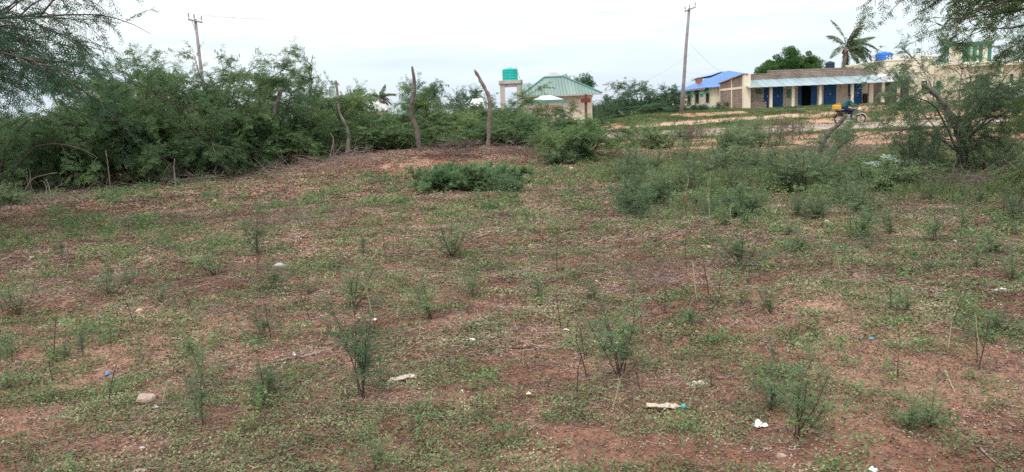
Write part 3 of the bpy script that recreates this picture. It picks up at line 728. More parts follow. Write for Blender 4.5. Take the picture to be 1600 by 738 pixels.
def tank(name, label, loc, r, h, mtl, ribs=6, group=None):
    t = thing(name, label, 'water tank', loc, 0, group)
    pr = [(r*.98, 0)]; n = ribs
    for i in range(n):
        a = h*.86*i/n; s = h*.86/n; pr += [(r*.96, a+s*.08), (r, a+s*.3), (r, a+s*.72), (r*.96, a+s*.94)]
    pr += [(r*.97, h*.87), (r*.7, h*.95), (r*.26, h*.965)]
    MB().lathe(pr, 28).build('tank_body', mtl, t, smooth=False)
    MB().lathe([(r*.28, h*.955), (r*.28, h), (r*.1, h*1.02)], 20).build('lid', mtl, t)
    return t
def centre_house():
    D = 56.0; g = -.05
    X = lambda u, v=150, Y=D: Xat(u, v, Y)
    t = thing('teal_roof_house', 'tan house with teal hipped tin roof beyond the thorn hedge', 'house', (0, 0, 0))
    xl, xr = X(822), X(925); y0, y1 = D, D+6.5; ze = Zat(880, 149, D)
    MB().box(xl, xr, y0, y1, g-.2, ze-.05).build('wall', M['tan_wall'], t)
    ex0, ex1 = X(812), X(939); ey0, ey1 = y0-.6, y1+.6; rx0, rx1 = X(850, 121, D+2.6), X(880, 121, D+2.6); zt = Zat(864, 121.5, D+2.6); ym0 = D+2.3; ym1 = D+4.2
    zc = ze+.02
    def slab(n, pts, m_): MB().slab(pts, .05).build(n, m_, t)
    # one closed hipped roof
    V = [(ex0, ey0, zc), (ex1, ey0, zc), (ex1, ey1, zc), (ex0, ey1, zc), (rx0, ym0, zt), (rx1, ym0, zt), (rx1, ym1, zt), (rx0, ym1, zt)]
    MB().add(V, [(0, 1, 5, 4), (1, 2, 6, 5), (2, 3, 7, 6), (3, 0, 4, 7), (4, 5, 6, 7), (3, 2, 1, 0)]).build('roof', M['roof_teal'], t)
    k = MB(); n = 26
    for i in range(n+1):
        f = i/n; xb = ex0+(ex1-ex0)*f
        sl = (ym0-ey0); 
        # standing seams up the front slope, clipped at the hips
        if xb < rx0: c = (xb-ex0)/(rx0-ex0)
        elif xb > rx1: c = (ex1-xb)/(ex1-rx1)
        else: c = 1
        if c > .04: k.tube([(xb, ey0, zc+.02), (xb, ey0+sl*c, zc+(zt-zc)*c+.02)], .022, 4)
    k.build('roof_seam', M['roof_teal'], t)
    k = MB()
    for p, q in ((V[0], V[4]), (V[1], V[5]), (V[4], V[5])): k.tube([Vector(p)+Vector((0, 0, .04)), Vector(q)+Vector((0, 0, .04))], .06, 6)
    k.build('ridge_cap', M['teal_dark'], t)
    zg = Zat(864, 113.5, D+3.2); xm = (rx0+rx1)/2
    MB().add([(rx0-.1, ym0-.02, zt+.03), (rx1+.1, ym0-.02, zt+.03), (xm+.12, ym0+.8, zg), (xm-.12, ym0+.8, zg), (rx0-.1, ym1, zt+.03), (rx1+.1, ym1, zt+.03)],
             [(0, 1, 2, 3), (1, 5, 2), (0, 3, 4), (4, 3, 2, 5), (4, 5, 1, 0)]).build('roof_vent', M['roof_grey'], t)
    MB().box(ex0, ex1, ey0-.03, ey0-.003, zc-.09, zc+.0).build('fascia', M['concrete'], t)
    MB().add([(X(815, 131, D+6), D+5.9, Zat(815, 131, D+6)), (X(832, 131, D+6), D+5.9, Zat(832, 131, D+6)), (X(836, 146, D+3), D+2.5, ze), (X(800, 146, D+3), D+2.5, ze), (X(815, 131, D+6), D+9, ze), (X(832, 131, D+6), D+9, ze)],
             [(0, 1, 2, 3), (0, 3, 4), (1, 5, 2), (0, 4, 5, 1), (3, 2, 5, 4)]).build('side_roof', M['roof_teal'], t)
    # window
    w = MB().box(X(850), X(868), D-.04, D-.003, ze-1.9, ze-.75).build('window', M['dark_int'], t)
    # small canopy in front
    c = thing('canopy_tent', 'faded white pavilion canopy with teal edge in front of the teal-roofed house', 'canopy', (0, 0, 0))
    Y = 50.0; x0, x1 = Xat(824, 155, Y), Xat(883, 155, Y); zz = Zat(850, 158.5, Y); za = Zat(852, 149.5, Y); xm = (x0+x1)/2
    MB().add([(x0, Y-1.2, zz), (x1, Y-1.2, zz), (x1, Y+1.2, zz), (x0, Y+1.2, zz), (xm-.3, Y, za), (xm+.3, Y, za)],
             [(0, 1, 5, 4), (1, 2, 5), (2, 3, 4, 5), (3, 0, 4), (3, 2, 1, 0)]).build('canopy_roof', M['thatch_w'], c)
    MB().box(x0-.02, x1+.02, Y-1.24, Y-1.2, zz-.14, zz+.06).build('valance', M['teal_dark'], c)
    for px in (x0+.1, x1-.1):
        for py in (Y-1.1, Y+1.1): MB().tube([(px, py, 0), (px, py, zz)], .04, 6).build('post', M['steel'], c)
    MB().box(x0+.3, x1-.3, Y+.4, Y+.5, 0, zz-.25).build('back_screen', M['tan_wall'], c)
    # tank on its concrete stand
    Y = 54.0; s = thing('tank_stand', 'tall concrete stand with square legs carrying the teal tank', 'tank stand', (0, 0, 0))
    xa, xb = Xat(779, 128, Y), Xat(817, 128, Y); zt = Zat(798, 125.5, Y); zb = Zat(798, 131, Y)
    MB().box(xa, xb, Y, Y+1.9, zb, zt).build('slab', M['concrete'], s, bevel=.02)
    for px in (Xat(785, 140, Y), Xat(812, 140, Y)):
        for py in (Y+.1, Y+1.5): MB().box(px-.16, px+.16, py, py+.32, 0-.1, zb-.003).build('leg', M['concrete'], s)
    MB().box(Xat(785, 140, Y)+.163, Xat(812, 140, Y)-.163, Y+.16, Y+.36, zb-.22, zb-.004).build('beam', M['concrete'], s)
    MB().tube([(xb-.1, Y-.06, zt), (xb-.1, Y-.06, .05)], .03, 6).build('drainpipe', M['teal_dark'], s)
    tank('water_tank', 'ribbed teal plastic water tank on the tall concrete stand', ((xa+xb)/2-.02, Y+.95, zt), .52*(Xat(809, 110, Y)-Xat(785, 110, Y)), Zat(797, 105, Y)-zt, M['tank_teal'], 7)
    MB().tube([((xa+xb)/2+.4, Y+.6, zt+.9), (xb-.3, Y+.3, zt+.5), (xb-.1, Y-.02, zt-.3)], .02, 6).build('tank_hose', M['pole_wood'], None, label='thin grey hose hanging off the teal tank down its stand', category='hose')
M['teal_dark'] = mat('teal_dark', (.08, .22, .19), .6, .2, 2)
centre_house()
Yt = 96.0
tank('water_tank', 'bright blue ribbed water tank on the cream building roof', (Xat(1381.5, 90, Yt), Yt, Zat(1381, 101, Yt)-.1), .5*(Xat(1394, 90, Yt)-Xat(1369, 90, Yt)), Zat(1381, 80, Yt)-Zat(1381, 101, Yt), M['tank_blue'], 5)
k = MB().box(Xat(1381.5, 90, Yt)-1.1, Xat(1381.5, 90, Yt)+1.1, Yt-1.1, Yt+1.1, GZ-.3, Zat(1381, 101, Yt)-.1); k.build('tank_plinth', M['cream_pale'], label='cream block plinth under the bright blue tank, behind the railing', category='plinth')
tank('water_tank', 'black water tank behind the shop parapet under the tall palm', (Xat(1297, 101, 92), 92, Zat(1297, 108, 92)-.5), .5*(Xat(1304, 90, 92)-Xat(1290, 90, 92)), Zat(1297, 96, 92)-Zat(1297, 108, 92)+.5, M['tank_black'], 4)
MB().box(Xat(1297, 101, 92)-.7, Xat(1297, 101, 92)+.7, 91.3, 92.7, GZ-.3, Zat(1297, 108, 92)-.5).build('tank_plinth', M['concrete'], label='grey concrete block under the black water tank, behind the shops', category='plinth')

# sign by the centre house
def sign():
    Y = 44; x = Xat(915.5, 160, Y); t = thing('sign_post', 'dark red sign board on a square post near the tan house', 'sign', (0, 0, 0))
    MB().box(x-.07, x+.07, Y, Y+.12, -.05, Zat(915, 147.5, Y)).build('post', M['bark'], t)
    MB().box(Xat(907.5, 157, Y), Xat(922.5, 157, Y), Y-.06, Y-.002, Zat(915, 160.5, Y), Zat(915, 153.5, Y)).build('board', M['brown_sign'], t)
sign()
# whitish roofs far behind the hedge
def hut(name, label, u0, u1, vt, vb, Y, m_, flat=.12, cat_='hut'):
    t = thing(name, label, cat_, (0, 0, 0)); x0, x1 = Xat(u0, vb, Y), Xat(u1, vb, Y); xm = (x0+x1)/2; w = (x1-x0)/2; zb = Zat(u0, vb, Y); zt = Zat((u0+u1)/2, vt, Y)
    MB().add([(x0, Y, zb), (x1, Y, zb), (x1, Y+2*w, zb), (x0, Y+2*w, zb), (xm-w*flat, Y+w, zt), (xm+w*flat, Y+w, zt)], [(0, 1, 5, 4), (1, 2, 5), (2, 3, 4, 5), (3, 0, 4), (3, 2, 1, 0)]).build('roof', m_, t)
    MB().box(x0+.25, x1-.25, Y+.3, Y+2*w-.3, -.1, zb-.003).build('wall', M['tan_wall'], t)
hut('white_roof_hut', 'small hut with a pale grey pyramid roof peeping over the hedge', 560, 606, 156.5, 175, 60, M['thatch_w'])
hut('white_shed', 'whitish shed roof half hidden by the hedge left of the tank stand', 731, 760, 154, 168, 62, M['white'], .5, 'shed')

# ------------------------------------------------------------------ poles and wires
def pole(label, ub, vb, ut, vt, Y, armlen, armtilt, r=.13, ins=True):
    b = P(ub, vb, Y); b.z = float(gz(b.x, b.y))-.1; top = P(ut, vt, Y)
    t = thing('utility_pole', label, 'utility pole', b)
    d = top-b
    MB().tube([(0, 0, 0), d*.33+Vector((.02, 0, 0)), d*.66-Vector((.02, 0, 0)), d], [r*1.25, r*1.1, r, r*.85], 10).build('pole', M['pole_wood'], t, smooth=True)
    a = Vector((math.cos(armtilt), 0, math.sin(armtilt)))*armlen/2
    o = d-Vector((0, .12, .12)); e = armlen*.10
    c = o+a*e
    MB().tube([c-a, c+a], .06, 6).build('crossarm', M['pole_wood'], t)
    tips = []
    for f in (-.92, -.12, .92):
        p = c+a*f; MB().tube([p, p+Vector((0, 0, .16)), p+Vector((0, 0, .18)), p+Vector((0, 0, .40))], [.018, .018, .05, .035], 8).build('insulator', M['conc_dark'], t); tips.append(b+p+Vector((0, 0, .38)))
    MB().tube([c-a*.5+Vector((0, 0, -.02)), d-Vector((0, .1, .85))], .025, 6).build('arm_brace', M['steel'], t)
    return b+d, tips
top_r, tips_r = pole('tall leaning wooden power pole on the bank left of the shops', 1064, 180, 1077, 13, 70, 1.0, R(20))
top_l, tips_l = pole('wooden power pole rising above the thorn hedge on the left', 319, 120, 305, 30, 52, .9, R(-15), .10)
def wire(name, label, a, b, sag, r=.011):
    pts = []
    for i in range(25):
        t = i/24; p = Vector(a).lerp(Vector(b), t); p.z -= sag*4*t*(1-t); pts.append(p)
    MB().tube(pts, r*.42, 5).build('power_line', M['wire'], None, label=label, category='power line')
M['wire'] = mat('wire', (.25, .25, .27), .6, .2, 1)
for i, w_ in enumerate(('lowest', 'middle', 'highest')):
    wire('power_line', 'thin overhead power line between the two tall poles, %s of the three' % w_, tips_l[i], tips_r[i], .8+.25*(2-i))
far = P(1700, -25, 62)
wire('power_line', 'thin power line running from the right-hand pole out over the shops', tips_r[2], far, .5)
wire('power_line', 'thin power line running off the left pole to the frame edge', tips_l[0], P(-60, 40, 44), .5)
wire('power_line', 'service wire dropping from the tall pole to the blue tin roof', top_r-Vector((0, 0, 2.9)), Vector((25.5, 92, 4.95)), .35, .02)
wire('power_line', 'service wire sagging from the tall pole down towards the left trees', top_r-Vector((0, 0, 3.9)), P(930, 145, 80), .8, .012)
def thin_pole():
    p = P(550, 178, 75); MB().tube([(p.x, p.y, 0), (p.x, p.y, Zat(550, 139, 75))], [.09, .07], 8).build('lamp_pole', M['pole_wood'], label='short thin pole far beyond the hedge by the pale-roofed hut', category='pole')
thin_pole()

# ------------------------------------------------------------------ motorcycle, rider and car
def motorcycle():
    b = P(1328, 192.5, 53.2); gzz = float(gz(b.x, b.y))
    t = thing('motorcycle', 'small dark motorcycle with white front mudguard ridden along the road', 'motorcycle', (b.x, b.y, gzz)); t.scale = (1.14,)*3
    for x in (-.64, .64):
        w = MB(); w.torus((x, 0, .3), .265, .042, n=28, k=8); o = w.build('wheel', M['black'], t, smooth=True)
        r = MB(); r.torus((x, 0, .3), .222, .014, n=28, k=6)
        for i in range(12):
            a = i*math.pi/6; r.tube([(x, 0, .3), (x+.22*math.cos(a), 0, .3+.22*math.sin(a))], .006, 4)
        r.lathe([(.03, -.06), (.03, .06)], 10, (0, 0, 0)) if False else None
        r.build('rim', M['pole_wood'], o)
    MB().tube([(.64, -.06, .3), (.46, -.06, .82)], .025, 6).tube([(.64, .06, .3), (.46, .06, .82)], .025, 6).build('fork', M['steel'], t)
    k = MB(); pts = [(.64+.33*math.cos(a), .3+.33*math.sin(a)) for a in np.linspace(.35, 2.3, 10)]; pin = [(.64+.30*math.cos(a), .3+.30*math.sin(a)) for a in np.linspace(2.3, .35, 10)]
    k.prism(pts+pin, 'Y', -.06, .06); k.build('front_mudguard', M['white'], t)
    k = MB(); pts = [(-.64+.35*math.cos(a), .3+.35*math.sin(a)) for a in np.linspace(.8, 2.9, 10)]; pin = [(-.64+.32*math.cos(a), .3+.32*math.sin(a)) for a in np.linspace(2.9, .8, 10)]
    k.prism(pts+pin, 'Y', -.08, .08); k.build('rear_mudguard', M['black'], t)
    MB().prism([(-.1, .62), (.38, .66), (.42, .80), (.25, .9), (-.05, .80)], 'Y', -.13, .13).build('fuel_tank', M['navy_cloth'], t, bevel=.04)
    MB().prism([(-.85, .74), (-.08, .66), (-.05, .76), (-.5, .79), (-.85, .84)], 'Y', -.13, .13).build('seat', M['black'], t, bevel=.03)
    MB().tube([(.42, 0, .82), (.05, 0, .55), (-.1, 0, .3), (-.64, 0, .3)], .03, 6).tube([(-.1, 0, .62), (-.8, 0, .7)], .025, 6).build('frame', M['black'], t)
    MB().prism([(-.15, .22), (.22, .22), (.25, .45), (.12, .6), (-.12, .55)], 'Y', -.13, .13).build('engine', M['steel'], t, bevel=.03)
    MB().tube([(.2, -.15, .3), (.0, -.17, .2), (-.5, -.17, .25), (-.95, -.17, .33)], [.02, .025, .04, .045], 8).build('exhaust', M['steel'], t)
    MB().tube([(.40, 0, .88), (.42, -.1, .97), (.3, -.36, .98)], .014, 6).tube([(.40, 0, .88), (.42, .1, .97), (.3, .36, .98)], .014, 6).build('handlebar', M['black'], t)
    h = MB().lathe([(.09, 0), (.1, .05), (.05, .12)], 14).build('headlight', M['white'], t); h.rotation_euler = (0, R(-90), 0); h.location = (.6, 0, .84)
    MB().box(.24, .36, -.34, -.30, 1.1, 1.17).tube([(.32, -.32, .98), (.30, -.32, 1.1)], .008, 4).build('mirror', M['black'], t)
    MB().box(-1.05, -.45, -.18, .18, .85, .88).tube([(-1.0, -.15, .85), (-.75, -.15, .5)], .012, 4).tube([(-1.0, .15, .85), (-.75, .15, .5)], .012, 4).build('luggage_rack', M['steel'], t)
    o = b.copy(); o.z = gzz
    def skinm(name, verts, edges, rad, mtl, parent=None, **tags):
        me = bpy.data.meshes.new(name); me.from_pydata(verts, edges, []); me.materials.append(mtl)
        ob = bpy.data.objects.new(name, me); link(ob, parent, **tags)
        ob.modifiers.new('skin', 'SKIN')
        if not me.skin_vertices: me.skin_vertices.new()
        for i, r in enumerate(rad):
            sv = me.skin_vertices[0].data[i]; sv.radius = (r if isinstance(r, tuple) else (r, r)); sv.use_root = (i == 0)
        s = ob.modifiers.new('sub', 'SUBSURF'); s.levels = 2; s.render_levels = 2; return ob
    # pelvis, spine, chest, neck, head, head top | arms | legs
    v = [(-.35, 0, .92), (-.30, 0, 1.10), (-.18, 0, 1.32), (-.12, 0, 1.46), (-.07, 0, 1.56), (-.05, 0, 1.68),
         (-.14, -.19, 1.38), (.05, -.26, 1.16), (.27, -.33, 1.02), (.34, -.34, 1.0), (-.14, .19, 1.38), (.05, .26, 1.16), (.27, .33, 1.02), (.34, .34, 1.0),
         (-.32, -.12, .90), (.10, -.20, .80), (-.02, -.19, .40), (.10, -.19, .33), (-.32, .12, .90), (.10, .20, .80), (-.02, .19, .40), (.10, .19, .33)]
    e = [(0, 1), (1, 2), (2, 3), (3, 4), (4, 5), (2, 6), (6, 7), (7, 8), (8, 9), (2, 10), (10, 11), (11, 12), (12, 13), (0, 14), (14, 15), (15, 16), (16, 17), (0, 18), (18, 19), (19, 20), (20, 21)]
    r = [.13, .12, .14, .06, .09, .075, .06, .045, .033, .03, .06, .045, .033, .03, .085, .065, .045, .04, .085, .065, .045, .04]
    p = skinm('person', v, e, r, M['skin'], None, label='motorcyclist in a dark teal jacket leaning forward over the handlebars', category='person'); p.location = o; p.scale = (1.14,)*3
    vt = [v[0], v[1], v[2], (-.14, 0, 1.42), v[6], v[7], (.22, -.315, 1.045), v[10], v[11], (.22, .315, 1.045)]
    skinm('jacket', vt, [(0, 1), (1, 2), (2, 3), (2, 4), (4, 5), (5, 6), (2, 7), (7, 8), (8, 9)], [.16, .155, .175, .09, .085, .068, .055, .085, .068, .055], M['teal_cloth'], p)
    vt = [v[0], v[14], v[15], (-.01, -.19, .46), v[18], v[19], (-.01, .19, .46)]
    skinm('trousers', vt, [(0, 1), (1, 2), (2, 3), (0, 4), (4, 5), (5, 6)], [.15, .105, .085, .062, .105, .085, .062], M['navy_cloth'], p)
    skinm('hair', [(-.075, 0, 1.62), (-.065, 0, 1.70), (-.05, 0, 1.735)], [(0, 1), (1, 2)], [.088, .085, .05], M['hair'], p)
    for s, yy in ((-1, -.19), (1, .19)):
        MB().prism([(-.02, .25), (.20, .25), (.20, .30), (.06, .38), (-.03, .38)], 'Y', yy-.045, yy+.045).build('shoe', M['black'], p, bevel=.02)
    # load
    for (x, y, rz, lab) in ((-.80, -.16, 0, 'yellow jerrycan strapped on the motorcycle rack, on the side facing the field'), (-.74, .19, 4, 'yellow jerrycan strapped on the motorcycle rack, on the side facing the shops')):
        j = thing('jerrycan', lab, 'jerrycan', (b.x+x*1.14, b.y+y*1.14, gzz+.885*1.14), R(rz), 'jerrycans on the motorcycle')
        MB().box(-.25, .19, -.14, .14, 0, .30).build('can_body', M['yellow'], j, bevel=.05)
        MB().tube([(.0, 0, .29), (-.02, 0, .37), (.12, 0, .37), (.15, 0, .29)], .02, 6).build('handle', M['yellow'], j)
        MB().lathe([(.035, 0), (.035, .06)], 12, (-.18, 0, .29)).build('cap', M['yellow'], j)
motorcycle()
def pickup():
    Y = 72; b = P(1600, 150, Y); g = float(gz(b.x, b.y))
    t = thing('parked_car', 'white car parked in front of the green trimmed building, half hidden by foliage', 'car', (b.x, b.y, g))
    MB().prism([(-2.0, .35), (2.0, .35), (2.02, .75), (1.85, .92), (1.0, .98), (.5, 1.45), (-1.2, 1.5), (-1.85, 1.0), (-2.02, .9)], 'Y', -.8, .8).build('car_body', M['white'], t, bevel=.06)
    for a in ([(-1.55, 1.02), (-1.15, 1.42), (-.62, 1.43), (-.62, 1.02)], [(-.52, 1.02), (-.52, 1.43), (.42, 1.39), (.84, 1.02)]):
        MB().prism(a, 'Y', -.815, -.803).build('window', M['dark_int'], t)
    for x in (-1.25, 1.25):
        for y in (-.72, .72):
            o = MB().torus((x, y, .31), .22, .09, n=20, k=8).build('wheel', M['black'], t, smooth=True)
            MB().tube([(x, y-.06, .31), (x, y+.06, .31)], .17, 12).build('rim', M['steel'], o)
    for y in (-.55, .55): MB().box(1.985, 2.03, y-.16, y+.16, .66, .8).build('headlight', M['steel'], t)
pickup()

# ------------------------------------------------------------------ thorn hedge, trees, shrubs
LH = dict(leaf=(.060, .026), rach=.14, q=3)
for i, (H_, R_, st, br) in enumerate([(3.9, 2.7, 10, 11), (3.4, 2.8, 11, 10), (3.0, 2.5, 9, 11), (2.3, 2.2, 10, 9), (1.9, 2.1, 10, 9)]):
    w, l = acacia(100+i, H_, R_, st, br, 7, 7, low=.10, flat=.75, **LH); variant('hedge%d' % i, 'bark', 'leaf_hedge', w, l)
w, l = acacia(120, 3.6, 2.4, 7, 7, 5, 6, low=.45, flat=.8, elev=(50, 82), **LH); variant('sprays', 'bark', 'leaf_hedge', w, l)
HV = {0: (3.9, 2.7), 1: (3.4, 2.8), 2: (3.0, 2.5), 3: (2.3, 2.2), 4: (1.9, 2.1)}
def hedge_plant(label, u, vb, vt, wpx, k, Y=None, rz=0, key=None, catg='thorn bush', name='thorn_bush', group='thorn bushes of the hedge', vis=1.0):
    b = G(u, vb) if Y is None else None
    if b is None: p = P(u, vb, Y); b = onG(p.x, Y)
    s = b.y/F; H_ = Zat(u, vt, b.y)-b.z; Wd = wpx*s/2
    h0, r0 = HV[k]; return plant(name, label, catg, key or 'hedge%d' % k, (b.x, b.y, b.z-.03), rz, (Wd/r0*.95, Wd/r0*.95, H_/h0*.98), group)
HG = [
 ('dark thorn bush filling the left edge under the overhanging branches', 5, 300, 85, 260, 0, 20.5, 0.3),
 ('tall thorn bush with bare crossing stems at its foot, near the left edge', 110, 0, 92, 250, 1, 23.0, 1.1),
 ('tall rounded thorn bush just left of the left power pole', 215, 0, 84, 260, 0, 24.0, 2.2),
 ('tallest thorn bush, its flat top crossing the left power pole', 330, 0, 84, 270, 0, 24.5, 4.0),
 ('wide thorn bush right of the left power pole with arching tips', 425, 0, 112, 230, 1, 26.0, 0.6),
 ('thorn bush behind the pale crooked post, leafy down to the brush', 505, 0, 134, 200, 2, 28.0, 5.0),
 ('low thorn bush in front of the pale-roofed hut', 590, 0, 164, 190, 3, 29.0, 2.9),
 ('low thorn bush behind the dark crooked post', 670, 0, 160, 190, 3, 30.0, 1.4),
 ('thorn bush in front of the tank stand, beside the forked post', 765, 0, 158, 200, 3, 30.0, 3.6),
 ('thorn bush in front of the canopy and the tan house', 845, 0, 164, 190, 4, 29.0, 0.2),
 ('low arching thorn bush between the pale and dark crooked posts', 605, 0, 182, 190, 4, 27.5, 1.9),
 ('low arching thorn bush just behind the forked post', 735, 0, 180, 190, 4, 27.5, 4.9),
 ('low arching thorn bush under the tank stand', 815, 0, 182, 180, 4, 27.5, .9),
 ('low arching thorn bush right below the canopy', 880, 0, 186, 150, 4, 26.5, 3.1),
 ('dark thorn bush at the right end of the hedge', 915, 0, 182, 165, 4, 23.5, 1.2),
]
for lab, u, vb, vt, w_, k, Y, rz in HG: hedge_plant(lab, u, vb or 250, vt, w_, k, Y, rz)
for lab, u, vt, w_, Y, rz in [('low skirt of thorn growth at the hedge foot, leftmost', 25, 205, 190, 21.5, .7), ('low skirt of thorn growth at the hedge foot, second from the left', 120, 196, 200, 22.5, 2.1),
 ('low skirt of thorn growth at the hedge foot under the left pole', 262, 186, 210, 23.5, 3.9), ('low skirt of thorn growth left of the faint grey post', 365, 176, 200, 24.3, 5.2),
 ('low skirt of thorn growth between the faint grey and pale posts', 462, 180, 170, 25.6, 1.3)]:
    hedge_plant(lab, u, 250, vt, w_, 4, Y, rz, name='thorn_bush', group='low thorn skirts of the hedge')
# second rank behind
for lab, u, vt, w_, k, Y, rz in [
 ('thorn bush of the back rank seen between the leftmost bushes', 60, 100, 230, 1, 28, 2.0),
 ('thorn bush of the back rank left of the left power pole', 165, 96, 240, 2, 29, 5.5),
 ('thorn bush of the back rank right behind the left power pole', 275, 92, 230, 1, 29, 0.9),
 ('thorn bush of the back rank whose sprays show right of the left pole', 385, 104, 230, 2, 30, 3.3),
 ('thorn bush of the back rank left of the pale crooked post', 470, 124, 190, 3, 32, 1.9),
 ('thorn bush of the back rank between pale post and hut', 545, 160, 170, 3, 34, 4.7),
 ('thorn bush of the back rank left of the forked post', 715, 158, 170, 4, 35, .5),
 ('thorn bush of the back rank between forked post and tank stand', 800, 166, 160, 4, 36, 2.5)]:
    hedge_plant(lab, u, 240, vt, w_, k, Y, rz)
for lab, u, vt, w_, Y, rz in [
 ('loose thorn sprays standing above the hedge left of the left pole', 250, 72, 190, 25.5, 1.0),
 ('loose flat thorn sprays reaching over the hedge right of the left pole', 375, 72, 180, 25.5, 2.6),
('loose thorn sprays crossing in front of the left pole', 312, 80, 150, 24.0, 5.3),
 ('loose thorn sprays arching above the hedge before the pale post', 455, 104, 130, 27, 4.1),
 ('thin thorn sprays above the hedge left of the teal tank', 750, 132, 100, 31, .4),
 ('thin thorn sprays rising between the dark and forked posts', 690, 140, 90, 31, 5.1)]:
    p = P(u, 240, Y); b = onG(p.x, Y); s = Y/F
    plant('thorn_sapling', lab, 'thorn tree', 'sprays', (b.x, b.y, b.z-.03), rz, (w_*s/2/2.4,)*2+((Zat(u, vt, Y)-b.z)/3.6,), 'thorn saplings above the hedge')

# big trees whose trunks stand outside the frame, their boughs hanging in
w, l = acacia(201, 5.0, 4.6, 13, 19, 9, 8, 4, (.045, .014), .15, trunk=1.7, tr=.12, low=.2, flat=.15, twl=.75, droop=-.22, elev=(30, 68)); variant('bigL', 'bark', 'leaf_dark', w, l)
w, l = acacia(202, 5.0, 4.3, 14, 19, 10, 8, 4, (.05, .016), .14, trunk=1.9, tr=.15, low=.25, flat=.4, twl=.6, droop=-.16, elev=(28, 60)); variant('bigR', 'bark', 'leaf_olive', w, l)
p = onG(-11.1, 10.8); plant('thorn_tree', 'dark drooping thorn tree hanging in from the top left corner', 'thorn tree', 'bigL', p, 0.4, (1, 1, 1))
p = onG(12.15, 12.2); plant('thorn_tree', 'olive green thorn tree hanging in from the top right corner', 'thorn tree', 'bigR', p, 1.2, (1, 1, 1.0))
# the tree at the right
w, l = acacia(210, 2.7, 2.6, 12, 11, 7, 6, 4, (.042, .018), .13, trunk=.4, tr=.06, low=.03, flat=.55, twl=.5, droop=-.13, elev=(30, 80)); variant('rtree', 'bark_dark', 'leaf_seed', w, l)
b = G(1500, 264); rtree_ = plant('thorn_tree', 'spreading thorn tree with dark fanning stems at the right of the field', 'thorn tree', 'rtree', (b.x, b.y, b.z-.03), 1.0, (.80, .80, .98))

# low and middling bushes
for i, (H_, st, br_, sp_, bl_) in enumerate([(1.0, 14, 9, .75, .50), (1.3, 9, 9, .42, .45), (.55, 15, 7, 1.4, .5)]):
    w, l = sapling(230+i, H_, st, br_, (.032, .012), .085, sp_, .010, 3, 5, .10, bl_, bs=.08); variant('bush%d' % i, 'stem', 'leaf_seed', w, l)
w, l = sapling(233, .5, 150, 9, (.040, .020), .08, .75, .006, 3, 6, .04, .42, bs=.85); variant('mat', 'stem', 'leaf_mat', w, l)
def bush(label, u, vb, vt, wpx, key, rz=0, group='green thorn bushlets at the far side of the field', name='shrub', Y=None):
    b = G(u, vb) if Y is None else onG(Xat(u, vb, Y), Y)
    h0, r0 = dims(key); s = b.y/F
    sh = (Zat(u, vt, b.y)-b.z)/h0
    plant(name, label, 'shrub', key, (b.x, b.y, b.z-.01), rz, (wpx*s/2/r0,)*2+(sh,), group)
bush('low mat-forming green shrub in the middle, below the forked post', 728, 296, 256, 172, 'mat', .3, None)
for lab, u, vb, vt, w_, ky in [
 ('dense green shrub in front of the tall power pole, by the road edge', 1180, 232, 176, 110, 'bush0'),
 ('large loose green shrub below the shop columns', 1245, 300, 212, 130, 'bush0'),
 ('green shrub between the tall power pole and the field', 1130, 268, 205, 110, 'bush1'),
 ('dark green low shrub at the foot of the bare red soil', 1150, 262, 228, 80, 'bush2'),
 ('green shrub below the tan house sign, right of the hedge', 985, 285, 228, 95, 'bush1'),
 ('green shrub right of the cream stone', 1035, 298, 252, 90, 'bush0'),
 ('tall feathery shrub left of the leaning stub', 1215, 300, 232, 90, 'bush1'),
 ('green shrub below the motorcycle', 1300, 290, 236, 120, 'bush0'),
 ('spreading shrub beside the pale plastic sheet', 1380, 296, 244, 120, 'bush2'),
 ('shrub left of the dark fanning thorn tree trunk', 1440, 262, 190, 120, 'bush1'),
 ('dense shrub hugging the foot of the thorn tree on the right', 1455, 276, 218, 90, 'bush0'),
 ('leafy shrub filling in below the crown of the right-hand thorn tree', 1425, 268, 186, 110, 'bush1'), ('shrub right of the right-hand thorn tree trunk', 1545, 268, 196, 110, 'bush0'),
 ('shrub at the right edge behind the brushwood', 1592, 290, 238, 90, 'bush0'),
 ('shrub in the weeds above the dirt track stub', 1345, 335, 270, 90, 'bush0'),
 ('bushy green plant at the right edge of the field', 1590, 345, 285, 90, 'bush1'),
 ('shrub with bare foot at far middle of the field', 880, 258, 224, 70, 'bush2'),
 ('small round shrub beside the far brush heap', 800, 300, 270, 60, 'bush2'),
 ('low shrub by the left end of the brush line', 20, 322, 285, 80, 'bush2')]:
    bush(lab, u, vb, vt, w_, ky, (u*.37) % 6.28)

brng = random.Random(44)
for i in range(56):
    if i < 34: u, vb = brng.uniform(955, 1480), brng.uniform(252, 345)
    else: u, vb = brng.uniform(985, 1330), brng.uniform(214, 240)
    hh = brng.uniform(28, 62)*(.5+vb/600)
    bush('wispy pale green thorn bushlet in the loose scrub between field and road', u, vb, vb-hh, hh*brng.uniform(.9, 1.6), brng.choice(['bush0', 'bush1', 'bush1', 'bush2']), i*1.7, 'wispy bushlets of the scrub band')
